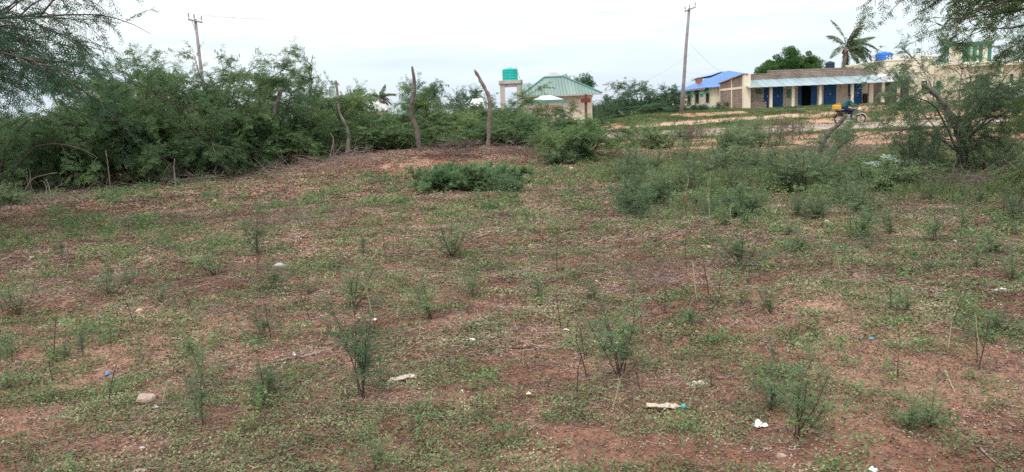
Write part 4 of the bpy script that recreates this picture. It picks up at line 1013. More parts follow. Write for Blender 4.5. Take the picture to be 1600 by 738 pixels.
# dead twiggy bushes
w, _ = acacia(240, 1.1, .8, 12, 12, 7, 2, 1, (.01, .01), .02, tr=.016, low=.1, flat=.1, twl=.3, droop=-.02, elev=(25, 80)); variant('deadbush', 'dead_purple', 'leaf_litter', w, (np.zeros((4, 3)), np.array([[0, 1, 2, 3]]))); VAR['deadbush'] = (VAR['deadbush'][0], None)
for lab, u, vb, vt, w_ in [('leafless purplish dead bush left of the motorcycle', 1226, 228, 176, 60), ('leafless purplish bush at the right end of the hedge', 998, 224, 198, 60),
   ('small leafless bush on the near road verge', 1078, 222, 190, 40), ('leafless purplish bush in front of the low thorn bushes, by the forked post', 712, 246, 214, 90),
   ('leafless reddish bush in the weeds below the road', 1262, 262, 220, 60), ('leafless grey bush on the brushwood under the dark post', 655, 244, 218, 70)]:
    bush(lab, u, vb, vt, w_, 'deadbush', (u*.7) % 6.28, 'dead bushes', 'dead_bush')

# brushwood heaps of cut thorn branches
def brush(label, u, vb, wpx, dpt, hgt, n, seed, mtl='dead', Y=None, L=1.0, r=.006):
    rng = np.random.default_rng(seed); b = G(u, vb) if Y is None else onG(Xat(u, vb, Y), Y)
    w_ = wpx*b.y/F/2
    o = np.stack([rng.normal(0, w_*.5, n), rng.normal(0, dpt*.5, n)], 1); o[:, 0] = np.clip(o[:, 0], -w_, w_)
    zz = (gz(o[:, 0]+b.x, o[:, 1]+b.y)-b.z)+rng.random(n)*hgt*np.exp(-(o[:, 0]/w_)**2*1.2)
    p = np.concatenate([o, zz[:, None]], 1)
    az = rng.uniform(0, 2*np.pi, n); d = np.stack([np.cos(az), np.sin(az), rng.normal(.10, .30, n)], 1)
    T_ = grow(p, d, L*rng.uniform(.3, 1.2, n), 6, .16, -.04, rng)
    gr = gz(T_[..., 0]+b.x, T_[..., 1]+b.y)-b.z; T_[..., 2] = np.maximum(T_[..., 2], gr+.01)
    parts = [tubes(T_, np.linspace(r, r*.35, 6)[None]*rng.uniform(.5, 1.6, (n, 1)), 4)]
    m_ = n*4; idx = np.repeat(np.arange(n), 4); q, T2 = sample(T_, idx, rng.uniform(.1, .95, m_))
    d2 = nrm(T2*.6+rng.normal(0, .6, (m_, 3))); t2 = grow(q, d2, L*.35*rng.uniform(.3, 1.2, m_), 4, .18, -.03, rng)
    gr = gz(t2[..., 0]+b.x, t2[..., 1]+b.y)-b.z; t2[..., 2] = np.maximum(t2[..., 2], gr+.008)
    parts.append(tubes(t2, np.linspace(r*.5, r*.2, 4)[None]*rng.uniform(.5, 1.4, (m_, 1)), 3))
    V, Fs = cat(parts); ob = mk('brushwood', V, Fs, M[mtl], label=label, category='brushwood', group='heaps of cut thorn brushwood'); ob.location = b
for a in [('dry thorn brushwood at the foot of the pale crooked post', 545, 256, 170, 1.6, .35, 150, 1), ('dry brushwood strewn along the foot of the tall hedge, far left', 90, 296, 220, 1.4, .22, 150, 2),
          ('dry brushwood strewn along the hedge foot under the left power pole', 300, 284, 260, 1.4, .20, 170, 3), ('dry brushwood along the hedge foot left of the pale post', 430, 268, 160, 1.4, .22, 120, 4),
          ('purplish brushwood heap on the rise between dark and forked posts', 690, 240, 230, 1.6, .45, 220, 5, 'dead_purple'), ('brushwood bank right of the forked post', 820, 240, 150, 1.4, .3, 110, 6, 'dead_purple'),
          ('grey brushwood line right of the thorn tree trunk', 1540, 286, 200, 1.2, .16, 110, 7), ('grey tangled brush heap below the motorcycle', 1320, 250, 130, 1.0, .5, 140, 8),
          ('brushwood under the thorn tree at right', 1450, 290, 120, 1.0, .12, 50, 9), ('low twig scatter in the left middle of the field', 480, 342, 160, 1.0, .05, 90, 10, 'dead', None, .6, .004),
          ('low purplish twig scatter right of centre in the field', 1030, 438, 90, .5, .04, 60, 11, 'dead_purple', None, .35, .003),
          ('twig scatter near the left edge in front of the hedge', 60, 318, 180, 1.4, .08, 110, 12)]:
    brush(*a)

# crooked dead posts
def stick_post(label, pts, Y, r, mtl, name='wooden_post', catg='post', group='crooked fence posts', tree=None):
    """pts: outline of the post as seen, bottom to top; r in metres"""
    W = [P(u, v, Y) for u, v in pts]; b = W[0].copy(); g = float(gz(b.x, b.y)); b.z = b.z if tree and name == 'limb' else min(b.z, g)-.08; W[0] = b
    L = [w-b for w in W]; rng = random.Random(int(pts[0][0]))
    fine = []; rr = []
    n = 22
    for i in range(n+1):
        t = i/n*(len(L)-1); a = min(int(t), len(L)-2); f = t-a
        p0, p1, p2, p3 = L[max(a-1, 0)], L[a], L[a+1], L[min(a+2, len(L)-1)]
        q = .5*((2*p1)+(-p0+p2)*f+(2*p0-5*p1+4*p2-p3)*f*f+(-p0+3*p1-3*p2+p3)*f**3)
        fine.append(q+Vector((rng.uniform(-1, 1), rng.uniform(-2, 2), 0))*r*.16); rr.append(r*(1.15-.45*i/n)*rng.uniform(.74, 1.26))
    rr[-1] *= .5
    if tree:
        k = MB(); k.tube(fine, rr, 9); o = k.build(name, M[mtl], tree, smooth=True)
        o.matrix_parent_inverse = (Matrix.Translation(tree.location) @ tree.rotation_euler.to_matrix().to_4x4() @ Matrix.Diagonal((*tree.scale, 1))).inverted(); o.location = b; return o
    k = MB(); k.tube(fine, rr, 9); o = k.build(name, M[mtl], None, smooth=True, label=label, category=catg, group=group); o.location = b
    return o
stick_post('pale crooked post with a wavy shape, left of the three tall posts', [(541, 246), (544, 222), (541, 200), (531, 176), (528, 150), (525, 126)], 25.5, .056, 'bark_grey')
stick_post('dark crooked post, middle of the three tall posts', [(655, 232), (652, 205), (643, 182), (643, 162), (648, 140), (644, 104)], 25.5, .070, 'bark_dark')
o = stick_post('reddish forked post leaning left at its top, right of the three tall posts', [(762, 238), (764, 205), (765, 170), (763, 150), (752, 128), (741, 109)], 25.5, .066, 'bark_red')
stick_post('faint grey post standing inside the hedge', [(416, 248), (420, 220), (428, 180), (440, 138)], 25.0, .08, 'bark_grey')
stick_post('leaning cut stub pointing up right, in front of the motorcycle', [(1272, 246), (1286, 222), (1300, 203), (1312, 193), (1323, 180)], 19.5, .065, 'bark_dark', 'leaning_stub', 'tree stub', None)
stick_post('', [(1497, 205), (1484, 178), (1465, 150), (1440, 131)], 17.4, .07, 'bark_grey', 'limb', None, None, rtree_)
stick_post('', [(1509, 268), (1506, 240), (1500, 215), (1494, 200)], 17.4, .10, 'bark_dark', 'trunk', None, None, rtree_)
stick_post('thin dead stick leaning at the far right behind the thorn tree', [(1585, 252), (1572, 236), (1563, 222)], 18.5, .035, 'bark_dark', 'dead_stick', 'stick', None)
stick_post('thin upright stake beside the thorn tree trunk', [(1508, 270), (1507, 245), (1505, 222)], 16.8, .022, 'bark_grey', 'thin_stake', 'stake', None)
for lab, pts, Y, r in [('thin bare stick standing at the hedge foot left of the left pole', [(172, 290), (169, 262), (165, 235)], 21, .018), ('thin bare stick at the hedge foot below the left pole', [(275, 290), (272, 265), (273, 248)], 21, .016),
                       ('bent bare branch at the far left hedge foot', [(30, 300), (48, 283), (68, 274), (90, 270)], 20, .02), ('thin grey dead stem beside the pale crooked post', [(512, 243), (521, 222), (516, 208)], 25, .022)]:
    stick_post(lab, pts, Y, r, 'dead', 'bare_stick', 'stick', 'bare sticks along the hedge')

# background trees
w, l = acacia(250, 4.5, 4.0, 9, 10, 6, 6, 2, (.16, .08), .3, trunk=.6, tr=.14, low=.15, flat=.3, twl=1.0, droop=-.08, elev=(25, 80)); variant('fartree', 'bark', 'leaf_far', w, l)
w, l = acacia(251, 3.0, 3.0, 9, 8, 5, 6, 2, (.14, .07), .28, tr=.08, low=.05, flat=.2, twl=.8, droop=-.05, elev=(20, 80)); variant('farbush', 'bark', 'leaf_far', w, l)
w, l = acacia(252, 4.6, 1.7, 9, 8, 6, 6, 2, (.15, .07), .26, trunk=3.2, tr=.09, low=.3, flat=.9, twl=.6, droop=-.05, elev=(15, 60)); variant('umbrella', 'bark', 'leaf_far', w, l)
def far(label, u, vt, wpx, Y, key='farbush', rz=0, name='distant_tree', catg='tree', group='trees on the far side of the road'):
    h0, r0 = {'fartree': (4.5, 4.0), 'farbush': (3.0, 3.0), 'umbrella': (4.7, 1.9)}[key]
    x = Xat(u, 150, Y); g = float(gz(x, Y)); h = Zat(u, vt, Y)-g
    plant(name, label, catg, key, (x, Y, g-.05), rz, (wpx*Y/F/2/r0,)*2+(h/h0,), group)
for i, a in enumerate([('bush behind the tan house, right of its eave', 955, 146, 70, 86, 'farbush'), ('rounded tree between tan house and tall pole', 1000, 134, 100, 92, 'fartree'), ('tree just left of the tall power pole', 1042, 140, 60, 88, 'fartree'),
    ('low bush left of the tall power pole base', 1035, 160, 90, 76, 'farbush'), ('low bush beside the dirt track', 985, 164, 80, 74, 'farbush'), ('bush at the foot of the tall power pole', 1085, 163, 50, 75, 'farbush'),
    ('small bush against the brick side wall', 1128, 158, 26, 76.5, 'farbush'), ('flat topped acacia showing above the teal roof', 893, 113, 56, 75, 'umbrella'), ('dark leafy tree beyond the hedge behind the dark post', 640, 142, 95, 48, 'fartree'),
    ('bushy tree beyond the hedge right of the dark post', 672, 146, 60, 55, 'fartree'), ('tree at the left end of the tan house', 742, 150, 50, 70, 'fartree'), ('dark tree above the spiked railing behind the blue tank', 1478, 72, 60, 105, 'fartree'),
    ('bush beside the store room of the cream building', 1400, 158, 60, 74, 'farbush'), ('bush on the bank right of the motorcycle', 1450, 160, 70, 70, 'farbush'), ('bush on the bank left of the shop steps', 1228, 166, 50, 73, 'farbush'), ('bush at the far right bank', 1585, 158, 80, 68, 'farbush'),
    ('bush far behind, right of tan house corner', 938, 158, 50, 66, 'farbush')]):
    lab, u, vt, w_, Y, ky = a; far(lab, u, vt, w_, Y, ky, i*1.3)
# neem tree behind the shops
def blobtree():
    rng = np.random.default_rng(260); Y = 100; xc = Xat(1238, 100, Y); s = Y/F
    zt = Zat(1238, 70, Y); zc = Zat(1238, 100, Y)
    t = thing('broadleaf_tree', 'dense dark round-leafed tree rising behind the shop parapet', 'tree', (xc, Y, GZ))
    n = 120
    a = rng.uniform(0, 2*np.pi, n); rr = np.sqrt(rng.random(n)); hh = rng.random(n)
    prof = 1-.35*hh**2
    cx = np.cos(a)*rr*56*s*prof; cy = np.sin(a)*rr*3.6*prof; cz = (zc-GZ-1.4)+(zt-zc+1.2)*hh*(1-.6*rr**2)*(.75+.4*vn(a*2.2, rr*3, 5))
    C_ = np.stack([cx, cy, cz], 1)
    m_ = 330; p = np.repeat(C_, m_, 0); d = nrm(rng.normal(0, 1, p.shape)); rad = np.repeat(rng.uniform(.35, .85, n), m_)
    p = p+d*(rad*rng.random(n*m_)**.35)[:, None]*np.array([1, 1, .75])
    V, Fs = kites(p, nrm(d+rng.normal(0, .6, d.shape)), nrm(rng.normal(0, 1, d.shape)+np.array([0, 0, .6])), .17*rng.uniform(.6, 1.3, len(p)), .09*rng.uniform(.7, 1.2, len(p)))
    mk('crown', V, Fs, M['leaf_neem'], t)
    k = MB(); k.tube([(0, 0, 0), (.1, 0, 1.5), (0, 0, 3.2)], [.3, .24, .18], 10)
    for i in range(14):
        e = Vector(C_[rng.integers(n)]); k.tube([(0, 0, 2.2+rng.random()), e*.5+Vector((0, 0, 1.2)), e], [.12, .07, .03], 6)
    k.build('trunk', M['bark'], t)
blobtree()
def palm(label, u, vb, vc, Y, fl, n, seed, lean=0.0, wind=.5, r=.17, group=None):
    rng = np.random.default_rng(seed); x = Xat(u, vc, Y); zc = Zat(u, vc, Y); g = float(gz(x, Y)) if Y < 84 else GZ
    t = thing('coconut_palm', label, 'palm tree', (x-lean, Y, g-.1), 0, group)
    h = zc-g+.1
    MB().tube([(0, 0, 0), (lean*.25, 0, h*.3), (lean*.7, 0, h*.7), (lean, 0, h)], [r*1.5, r, r*.9, r*.8], 10).build('trunk', M['bark_grey'], t, smooth=True)
    wood = MB(); parts = []
    FR = [100, 88, 78, 68, 55, 42, 30, 18, 6, -8, -25, -45, -65, -88, -108, 165, 120, 60, 35, 12] if n > 20 else None
    for i in range(len(FR) if FR else n):
        a = 2*math.pi*i/n*2.4+rng.uniform(-.3, .3); el = rng.uniform(-.3, 1.45)
        d = np.array([[math.cos(a)*math.cos(el)+wind*.4, math.sin(a)*math.cos(el), math.sin(el)]])
        if FR:
            th = R(FR[i]+rng.uniform(-5, 5)); d = np.array([[math.cos(th), rng.uniform(-.7, .7), math.sin(th)+.15]])
        A = grow(np.array([[lean, 0, h]]), d, np.array([fl*rng.uniform(.8, 1.1)]), 9, .05, -.13-.08*rng.random(), rng)
        parts_w = tubes(A, np.linspace(.04, .012, 9)[None], 4); wood.add(parts_w[0], [tuple(f) for f in parts_w[1]])
        m_ = 44; tt = np.repeat(np.linspace(.12, 1, m_), 2); p, T_ = sample(A, np.zeros(2*m_, int), tt); sd = np.tile([1, -1], m_)[:, None]
        s_ = nrm(np.cross(T_, [0, 0, 1.])+1e-6); dd = nrm(T_*.6+s_*sd*.7+np.array([wind*.35, 0, -.55])+rng.normal(0, .1, T_.shape))
        parts.append(kites(p, dd, nrm(np.cross(dd, T_)+rng.normal(0, .2, dd.shape)), fl*.27*np.sin(tt*2.6+.35).clip(.25, 1), .062*fl/2.4*np.ones(2*m_)))
    V, Fs = cat(parts); mk('crown', V, Fs, M['leaf_palm'], t)
    wood.build('frond_stalk', M['leaf_palm'], t)
    k = MB()
    for i in range(12):
        a = rng.uniform(0, 6.28); q = rng.uniform(.15, .5); k.lathe([(.02, -.14), (.12, -.07), (.14, 0), (.10, .1), (.02, .14)], 8, (lean+math.cos(a)*q, math.sin(a)*q, h-.25-rng.random()*.5))
    k.build('coconuts', M['rust'], t, smooth=True)
palm('tall windblown coconut palm standing behind the shop row', 1322, 0, 74, 102, 4.1, 24, 31, .6, .5, .24)
palm('small distant palm left of the pale-roofed hut', 563, 0, 158, 85, 1.7, 12, 32, 0, .1, .14, 'distant palms')
palm('small distant palm right of the pale-roofed hut', 594, 0, 153, 85, 1.8, 12, 33, .2, .2, .14, 'distant palms')
palm('distant palm above the hedge left of the tank stand', 741, 0, 150, 95, 1.6, 10, 34, 0, .2, .14, 'distant palms')

# ------------------------------------------------------------------ seedlings in the field
SV = []
specs = [(301, 6, 9, .55, .42, 0), (302, 3, 10, .25, .40, 0), (303, 9, 7, .75, .42, 0), (304, 1, 13, .1, .34, 0), (305, 12, 8, 1.2, .45, 0), (306, 5, 11, .45, .38, 0)]
for i, (sd, st, br, sp_, bl_, R_) in enumerate(specs):
    w, l = sapling(sd, 1.0, st, br, (.026, .0105), .06, sp_, .007, 3, 5, .30 if i in (0, 1, 3, 5) else .10, bl_); variant('seed%d' % i, 'stem', 'leaf_seed', w, l); SV.append(dims('seed%d' % i))
def seed(label, u, vb, vt, wpx, k, group=None, name='seedling', rz=None):
    b = G(u, vb); s = b.y/F*1.02; h = (vb-vt)*math.hypot(b.y, CZ)/F
    h0, r0 = SV[k]
    h *= 1.08 if group == gS else 1.0; wpx = wpx*(1.3 if group == gS else 1.1)
    plant(name, label, 'seedling', 'seed%d' % k, (b.x, b.y, b.z-.005), u*.731 % 6.28 if rz is None else rz, (wpx*s/2/r0,)*2+(h/h0,), group, 'stem', 'leaves')
gS = 'thorn seedlings in the field'
PR = [('large two-clumped feathery seedling left of centre, beside the crumpled pinkish bottle', 566, 625, 440, 105, 0), ('compact dark-topped seedling on a bare stem left of centre', 674, 498, 420, 46, 5),
 ('bushy dark green seedling leaning right on a forked stem, right of centre', 968, 588, 455, 110, 0), ('broad seedling with one upright stem, near the white crumpled wrapper', 1243, 684, 545, 85, 5),
 ('wide many-stemmed seedling above the middle of the field', 708, 402, 318, 88, 2), ('low spreading bushy seedling over exposed red roots', 1158, 420, 360, 90, 4), ('yellowish fan-shaped stalky seedling in the far middle', 995, 345, 296, 50, 2),
 ('seedling pair of stems in the left foreground of the hedge', 175, 462, 405, 58, 2), ('loose seedling left of the grey stone', 338, 432, 368, 76, 2), ('upright feathery seedling behind the loose one on the left', 408, 400, 322, 64, 1),
 ('bushy seedling at the left edge of the field', 28, 492, 418, 72, 2), ('leafy seedling directly below the grey stone', 425, 456, 406, 52, 4), ('tall thin-stemmed seedling above the large two-clumped one', 548, 480, 405, 66, 5),
 ('low bright blue-green plant at the bottom edge of the picture', 588, 745, 668, 72, 4), ('slender seedling right of the big tan stone', 322, 668, 556, 55, 1), ('small upright seedling between the left and wide ones', 570, 400, 348, 28, 1),
 ('spindly single-stemmed seedling in the very middle', 784, 545, 462, 22, 3), ('small seedling right of the dark-topped one', 742, 466, 418, 40, 1), ('small dark seedling by the green scrap', 840, 466, 418, 30, 1),
 ('dark upright seedling below the far right shrubs', 1350, 376, 316, 48, 5), ('tall slim seedling standing left of the white bag', 1500, 378, 296, 26, 3), ('loose seedling left of the slim one near the white bag', 1462, 380, 322, 46, 1),
 ('slim seedling in the right middle of the field', 1330, 432, 372, 26, 3), ('leafy seedling left of the rusty-stemmed sticks', 1245, 338, 290, 46, 2), ('thin yellow-green seedling near the brush on the left', 508, 326, 280, 26, 3),
 ('tall bare-stemmed seedling in the far right middle', 1112, 312, 248, 26, 3), ('slim seedling right of the tall bare-stemmed one', 1128, 300, 258, 24, 3), ('leafy low seedling left of the large two-clumped one', 408, 530, 482, 56, 4),
 ('low leafy plant at the right, by the bare red patch', 1562, 520, 480, 64, 4), ('leafy low plant left of the broad single-stemmed seedling', 1205, 640, 575, 60, 4), ('leafy seedling under the right edge bush', 1580, 440, 378, 60, 2),
 ('seedling left of the far left seedling pair', 100, 408, 358, 34, 1), ('small leafy plant at the bottom right of the white bag', 1550, 398, 366, 60, 4), ('small dark seedling at the bottom edge left', 132, 560, 500, 30, 1)]
for a in PR: seed(*a, group=gS)
rng = random.Random(12)
placed = [(a[1], a[2]) for a in PR]; cnt = 0
while cnt < 120:
    u = rng.uniform(-30, 1630); v = 285+ (rng.random()**1.3)*400
    if cnt < 60: u = rng.triangular(880, 1640, 1350); v = rng.uniform(268, 370)
    if any(abs(u-a)/1.0 < 22 and abs(v-b) < 14 for a, b in placed): continue
    if u < 600 and v < 300+ (600-u)*.03: continue
    hp = rng.uniform(24, 54)*(.6+.5*(v-280)/250); k = rng.choice([1, 3, 3, 2, 4, 5, 3]); wp = {1: .62, 3: .45, 2: 1.05, 4: 1.2, 5: .8}[k]*hp
    seed('small feathery green seedling scattered in the open field, under a forearm wide', u, v, v-hp, wp, k, 'small scattered seedlings'); placed.append((u, v)); cnt += 1
# thin bare dark stems
def bare(u, vb, vt, lean, sd):
    b = G(u, vb); h = (vb-vt)*math.hypot(b.y, CZ)/F; rg = np.random.default_rng(sd)
    A = grow(np.zeros((1, 3)), np.array([[lean, 0, 1.]]), np.array([h]), 8, .06, 0, rg)
    q, T_ = sample(A, np.zeros(5, int), rg.uniform(.3, .95, 5)); B = grow(q, nrm(T_+rg.normal(0, .5, (5, 3))), h*.22, 4, .1, .03, rg)
    V, Fs = cat([tubes(A, np.linspace(.0045, .002, 8)[None]*(.7+h), 5), tubes(B, np.linspace(.0022, .001, 4)[None]*np.ones((5, 1))*(.7+h), 3)])
    o = mk('dry_stalk', V, Fs, M['stem' if sd % 3 else 'straw'], label='thin bare stalk sticking up from the weeds of the field', category='stalk', group='bare stalks in the field'); o.location = b
for i in range(70):
    u = rng.uniform(0, 1600); v = rng.uniform(300, 640); bare(u, v, v-rng.uniform(22, 62)*(.5+v/700), rng.uniform(-.25, .25), i)

# ------------------------------------------------------------------ things lying on the ground
def at_ground(o, u, v, dz=0, rz=0):
    b = G(u, v); o.location = (b.x, b.y, b.z+dz); o.rotation_euler.z = rz; return b
def rock(label, u, v, wpx, hr, mtl, seed, name='stone', tall=.6):
    b = G(u, v); s = math.hypot(b.y, CZ)/F; w_ = wpx*s/2
    import bmesh
    bm = bmesh.new(); bmesh.ops.create_icosphere(bm, subdivisions=3, radius=1)
    rg = np.random.default_rng(seed); pl = nrm(rg.normal(0, 1, (9, 3))); of = rg.uniform(.55, .9, 9)
    for vv in bm.verts:
        c = np.array(vv.co); 
        for n_, o_ in zip(pl, of):
            k = c@n_-o_
            if k > 0: c = c-n_*k*.85
        c = c*(1+.08*(float(vn(c[0]*3+5, c[1]*3+c[2]*4+seed, 7))-.5)); vv.co = Vector((c[0]*w_, c[1]*w_*.8, c[2]*w_*tall))
    me = bpy.data.meshes.new(name); bm.to_mesh(me); bm.free(); me.materials.append(M[mtl])
    o = link(bpy.data.objects.new(name, me), None, label=label, category='stone'); o.location = (b.x, b.y, b.z+w_*tall*.35); o.rotation_euler = (0, 0, seed)
    return o
rock('rough tan stone, largest, in the left foreground beside a white scrap', 226, 628, 36, 1, 'rock', 1)
rock('light grey stone in the left middle of the field', 436, 418, 24, 1, 'rock_grey', 2, tall=.45)
rock('cream stone in the far middle under the hedge end', 893, 266, 9, 1, 'rock', 3, tall=.9)
rock('small pale stone near the middle of the field', 829, 386, 12, 1, 'rock', 4)
rock('small pinkish stone right of the white scrap in the middle', 931, 442, 11, 1, 'rock_pink', 5)
rock('round yellowish stone near the bottom right', 1221, 714, 16, 1, 'rock', 6)
rock('pinkish stone on the left between seedlings', 218, 490, 14, 1, 'rock_pink', 7, tall=.8)
rock('pale stone at the lower left corner', 5, 694, 16, 1, 'plastic_w2', 8)
rock('reddish clod on the right of the middle', 1103, 388, 16, 1, 'rock_pink', 9)
rock('flat stone at the bottom edge left of centre', 218, 740, 26, 1, 'rock', 10, tall=.4)
rock('yellowish stone at the right edge below the white bag', 1556, 391, 10, 1, 'rock', 11)
def bottle(label, u, v, Lpx, ang, mtl, cap, seed, squash=.55):
    b = G(u, v); s = math.hypot(b.y, CZ)/F; L = Lpx*s
    rg = np.random.default_rng(seed)
    t = thing('plastic_bottle', label, 'bottle', (b.x, b.y, b.z+.004), ang)
    prof = [(0.0, .004), (.012, .03), (.03, .033), (.12, .034), (.20, .031), (.26, .034), (.42, .034), (.55, .032), (.66, .030), (.76, .022), (.84, .013), (.90, .0125), (.905, .012)]
    n = 20; V = []
    for i in range(40):
        t_ = i/39*.905; r = np.interp(t_, [p[0] for p in prof], [p[1] for p in prof])*L/.24
        for k in range(n):
            a = 2*math.pi*k/n; body = max(0, min(1, (.78-t_)*6))
            cr_ = 1-body*.8*(float(vn(t_*9+seed, a*1.1, seed))*.8+.35*float(vn(t_*22, a*2.5, seed+3))-.15)
            V.append((t_*L-L/2, body*.9*L*.18*(t_-.45)**2+r*math.cos(a)*cr_*(1+.3*body+.15*math.sin(t_*11+seed)*body), r*(math.sin(a)*cr_*(squash if body > .5 else 1)+1*squash)))
    Fs = [(i*n+k, i*n+(k+1) % n, (i+1)*n+(k+1) % n, (i+1)*n+k) for i in range(39) for k in range(n)]+[tuple(range(n))[::-1], tuple(range(39*n, 40*n))]
    mk('bottle_body', np.array(V), Fs, M[mtl], t, smooth=True)
    rc_ = .021*L/.24; zc_ = .0125*L/.24*squash+.002
    k = MB(); k.tube([(.895*L-L/2, 0, zc_), (.99*L-L/2, 0, zc_)], rc_, 16); k.build('cap', M[cap], t, bevel=.001)
bottle('crumpled pinkish clear bottle with dark cap beside the large two-clumped seedling', 625, 596, 52, R(207), 'plastic_pink', 'black', 2)
bottle('flattened sandy clear bottle with a teal cap in the right foreground', 1040, 640, 60, R(-6), 'plastic_sand', 'teal_cap', 3)
def scrap(label, u, v, Lpx, Wpx, hpx, mtl, seed, rz=0, name='plastic_scrap', catg='litter', crump=1.0):
    b = G(u, v); s = math.hypot(b.y, CZ)/F; L, Wd, h = Lpx*s, Wpx*s*2.0, hpx*s
    n = 13; V = []
    for i in range(n):
        for j in range(n):
            x, y = i/(n-1)-.5, j/(n-1)-.5
            e = float(vn(x*3+seed, y*3, seed)); edge = 1-.25*float(vn(math.atan2(y, x)*1.7, seed, 3))
            rr = max(abs(x), abs(y))*2; ci = math.hypot(x, y) or 1; q = rr/2/ci*(.55+.45*ci/(rr or 1)) if rr > 0 else 1
            z = .6*h*(.25+.9*float(vn(x*5+9, y*5+seed, seed+5))*(1-rr**3)+.35*e*(1-rr))*crump
            V.append((x*q*L*edge*1.25, y*q*Wd*edge*1.25, max(z-.25*h*rr, .002)))
    Fs = [(i*n+j, (i+1)*n+j, (i+1)*n+j+1, i*n+j+1) for i in range(n-1) for j in range(n-1)]
    o = mk(name, np.array(V), Fs, M[mtl], None, smooth=True, label=label, category=catg)
    so = o.modifiers.new('thickness', 'SOLIDIFY'); so.thickness = .0015; o.location = (b.x, b.y, b.z+.006); o.rotation_euler = (0, 0, rz); return o
scrap('torn tan paper bag with a raised middle, above the flattened bottle', 1090, 602, 38, 10, 12, 'paper', 1, .1)
scrap('white crumpled wrapper left of the broad single-stemmed seedling', 1187, 666, 27, 12, 15, 'plastic_w', 2, .3)
scrap('long white plastic strip at the right edge of the field', 1565, 455, 36, 7, 7, 'plastic_w', 3, R(-25))
scrap('shiny white crumpled bag in the right part of the field', 1493, 380, 15, 7, 8, 'plastic_w', 4)
scrap('pale rag on the left below the grey stone', 447, 452, 18, 7, 6, 'rag', 5)
scrap('small white scrap touching the largest tan stone', 243, 638, 11, 5, 6, 'plastic_w', 6)
scrap('small blue plastic lid in the left foreground', 168, 586, 10, 5, 7, 'blue_plastic', 7)
scrap('small white scrap above the fallen log stick', 460, 556, 8, 6, 9, 'plastic_w', 8)
scrap('small white scrap left of the dark-topped seedling', 585, 501, 13, 4, 5, 'plastic_w', 9, .2)
scrap('white oblong scrap left of the spindly middle seedling', 737, 532, 18, 5, 4, 'plastic_w', 10, .1)
scrap('green scrap in the middle of the field', 823, 430, 11, 5, 6, 'green_plastic', 11)
scrap('white scrap just right of the green scrap', 852, 422, 11, 5, 6, 'plastic_w', 12, .5)
scrap('tiny blue scrap, left of the pair at the right', 1345, 531, 8, 4, 5, 'blue_plastic', 13)
scrap('tiny blue scrap, right of the pair at the right', 1363, 531, 10, 5, 5, 'blue_plastic', 14)
scrap('bluish grey scrap near the bottom left edge', 222, 702, 12, 5, 4, 'rag', 15)
scrap('small dusty scrap in the middle right of the field', 1413, 387, 11, 3, 4, 'paper', 16)
scrap('white shard at the bottom edge right of centre', 1364, 737, 14, 8, 12, 'plastic_w', 17, .6)
scrap('faint white scrap in the far left of the field', 49, 403, 10, 4, 3, 'plastic_w', 18)
scrap('pale paper scrap in the far right middle', 1292, 347, 14, 5, 5, 'paper', 19, .6)
scrap('pale scrap near the bottle, right of the large two-clumped seedling', 722, 615, 8, 6, 7, 'paper', 20, .3)
scrap('dusty paper scrap lying left of the bushy leaning seedling', 885, 517, 14, 6, 5, 'paper', 22)
scrap('small off-white scrap in the lower middle', 826, 617, 9, 5, 5, 'paper', 23)
# pale blue sheet on the brush
def sheet(label, u, v, wpx, hpx, Y, seed):
    b = onG(Xat(u, v, Y), Y); s = Y/F; n = 15; V = []
    for i in range(n):
        for j in range(n):
            x, y = i/(n-1)-.5, j/(n-1)-.5; h = hpx*s*1.3*(.5+.5*y)*(.5+float(vn(x*5+seed, y*4, seed)))
            V.append((x*wpx*s*(1+.3*float(vn(y*4, seed, 2))), y*.7, h+.12))
    Fs = [(i*n+j, (i+1)*n+j, (i+1)*n+j+1, i*n+j+1) for i in range(n-1) for j in range(n-1)]
    o = mk('plastic_sheet', np.array(V), Fs, M['sheet'], None, smooth=True, label=label, category='plastic sheet'); o.location = b
    o.modifiers.new('thickness', 'SOLIDIFY').thickness = .003
M['sheet'] = mat('sheet', (.36, .45, .47), .4, .2, 8)
sheet('pale blue plastic sheet caught in the brush, left piece', 1372, 262, 22, 5, 17.5, 1)
sheet('pale blue plastic sheet caught in the brush, right piece', 1396, 256, 20, 12, 17.9, 2)
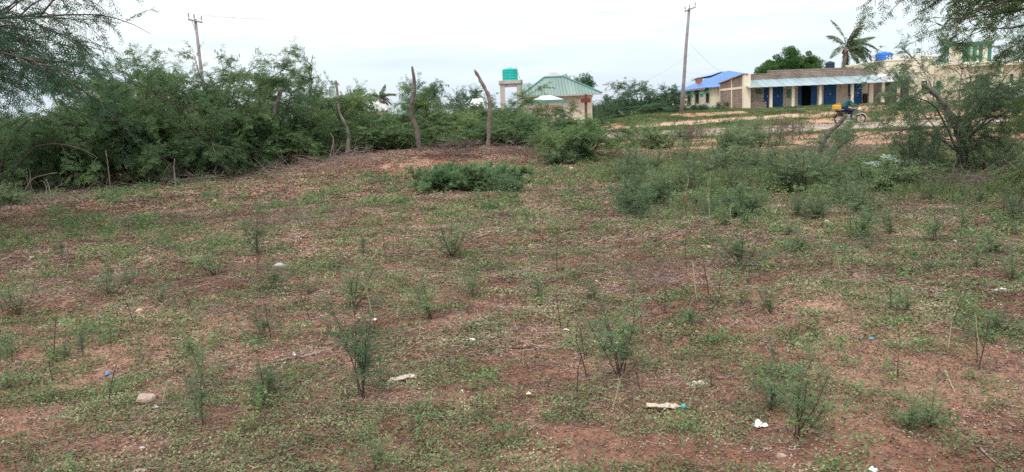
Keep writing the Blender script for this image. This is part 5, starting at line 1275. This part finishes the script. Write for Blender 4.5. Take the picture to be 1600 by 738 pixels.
def ground_stick(label, pts, r, mtl='dead', name='fallen_stick'):
    W = []
    for u, v in pts: g = G(u, v); g.z += r*.8; W.append(g)
    b = W[0].copy(); k = MB(); L = [w-b for w in W]; Pp = []
    for i in range(len(L)-1):
        for f in np.linspace(0, 1, 5)[:-1]: Pp.append(L[i].lerp(L[i+1], f)+Vector((0, random.uniform(-.5, .5)*r, random.uniform(-.3, .3)*r)))
    Pp.append(L[-1]); n = len(Pp)
    k.tube(Pp, [r*(1-.55*i/n)*random.uniform(.85, 1.15) for i in range(n)], 7); o = k.build(name, M[mtl], None, smooth=True, label=label, category='stick', group='fallen sticks'); o.location = b
ground_stick('thick fallen stick left of the large two-clumped seedling', [(520, 547), (480, 558), (450, 563), (415, 570)], .014)
ground_stick('thin dark fallen stick left of the bushy leaning seedling', [(800, 546), (825, 545), (850, 547)], .010, 'stem')
ground_stick('short tan stick right of the spindly middle seedling', [(890, 536), (912, 549)], .011)
ground_stick('pale pointed stick in the right foreground weeds', [(1244, 540), (1261, 522)], .011, 'straw')
ground_stick('straight pale stick below the far shrubs', [(1123, 468), (1118, 459)], .011, 'bark_grey')
ground_stick('pale thin stick on the right among dry weeds', [(1476, 580), (1484, 597), (1492, 615)], .006, 'straw')
ground_stick('long thin stick at the lower right', [(1530, 700), (1552, 722), (1572, 736)], .006, 'dead')
ground_stick('slanting yellow stick below the pale rag', [(434, 458), (452, 474)], .008, 'straw')
ground_stick('long thin dark twig left of the far middle fan-shaped seedling', [(860, 342), (895, 340), (925, 352)], .008, 'stem')
ground_stick('curved thin twig beside the flattened bottle', [(1140, 640), (1146, 665), (1147, 690)], .004, 'dead')
ground_stick('pale broken stick below the green scrap', [(808, 448), (803, 462)], .007, 'straw')
ground_stick('long pale stick among the far right seedlings', [(1208, 340), (1222, 310)], .010, 'straw')
ground_stick('reddish root lying under the low spreading seedling', [(1165, 416), (1178, 422), (1190, 420), (1202, 424)], .014, 'bark_red')
ground_stick('pale stick under the thorn tree at right', [(1332, 287), (1352, 294)], .018, 'straw')
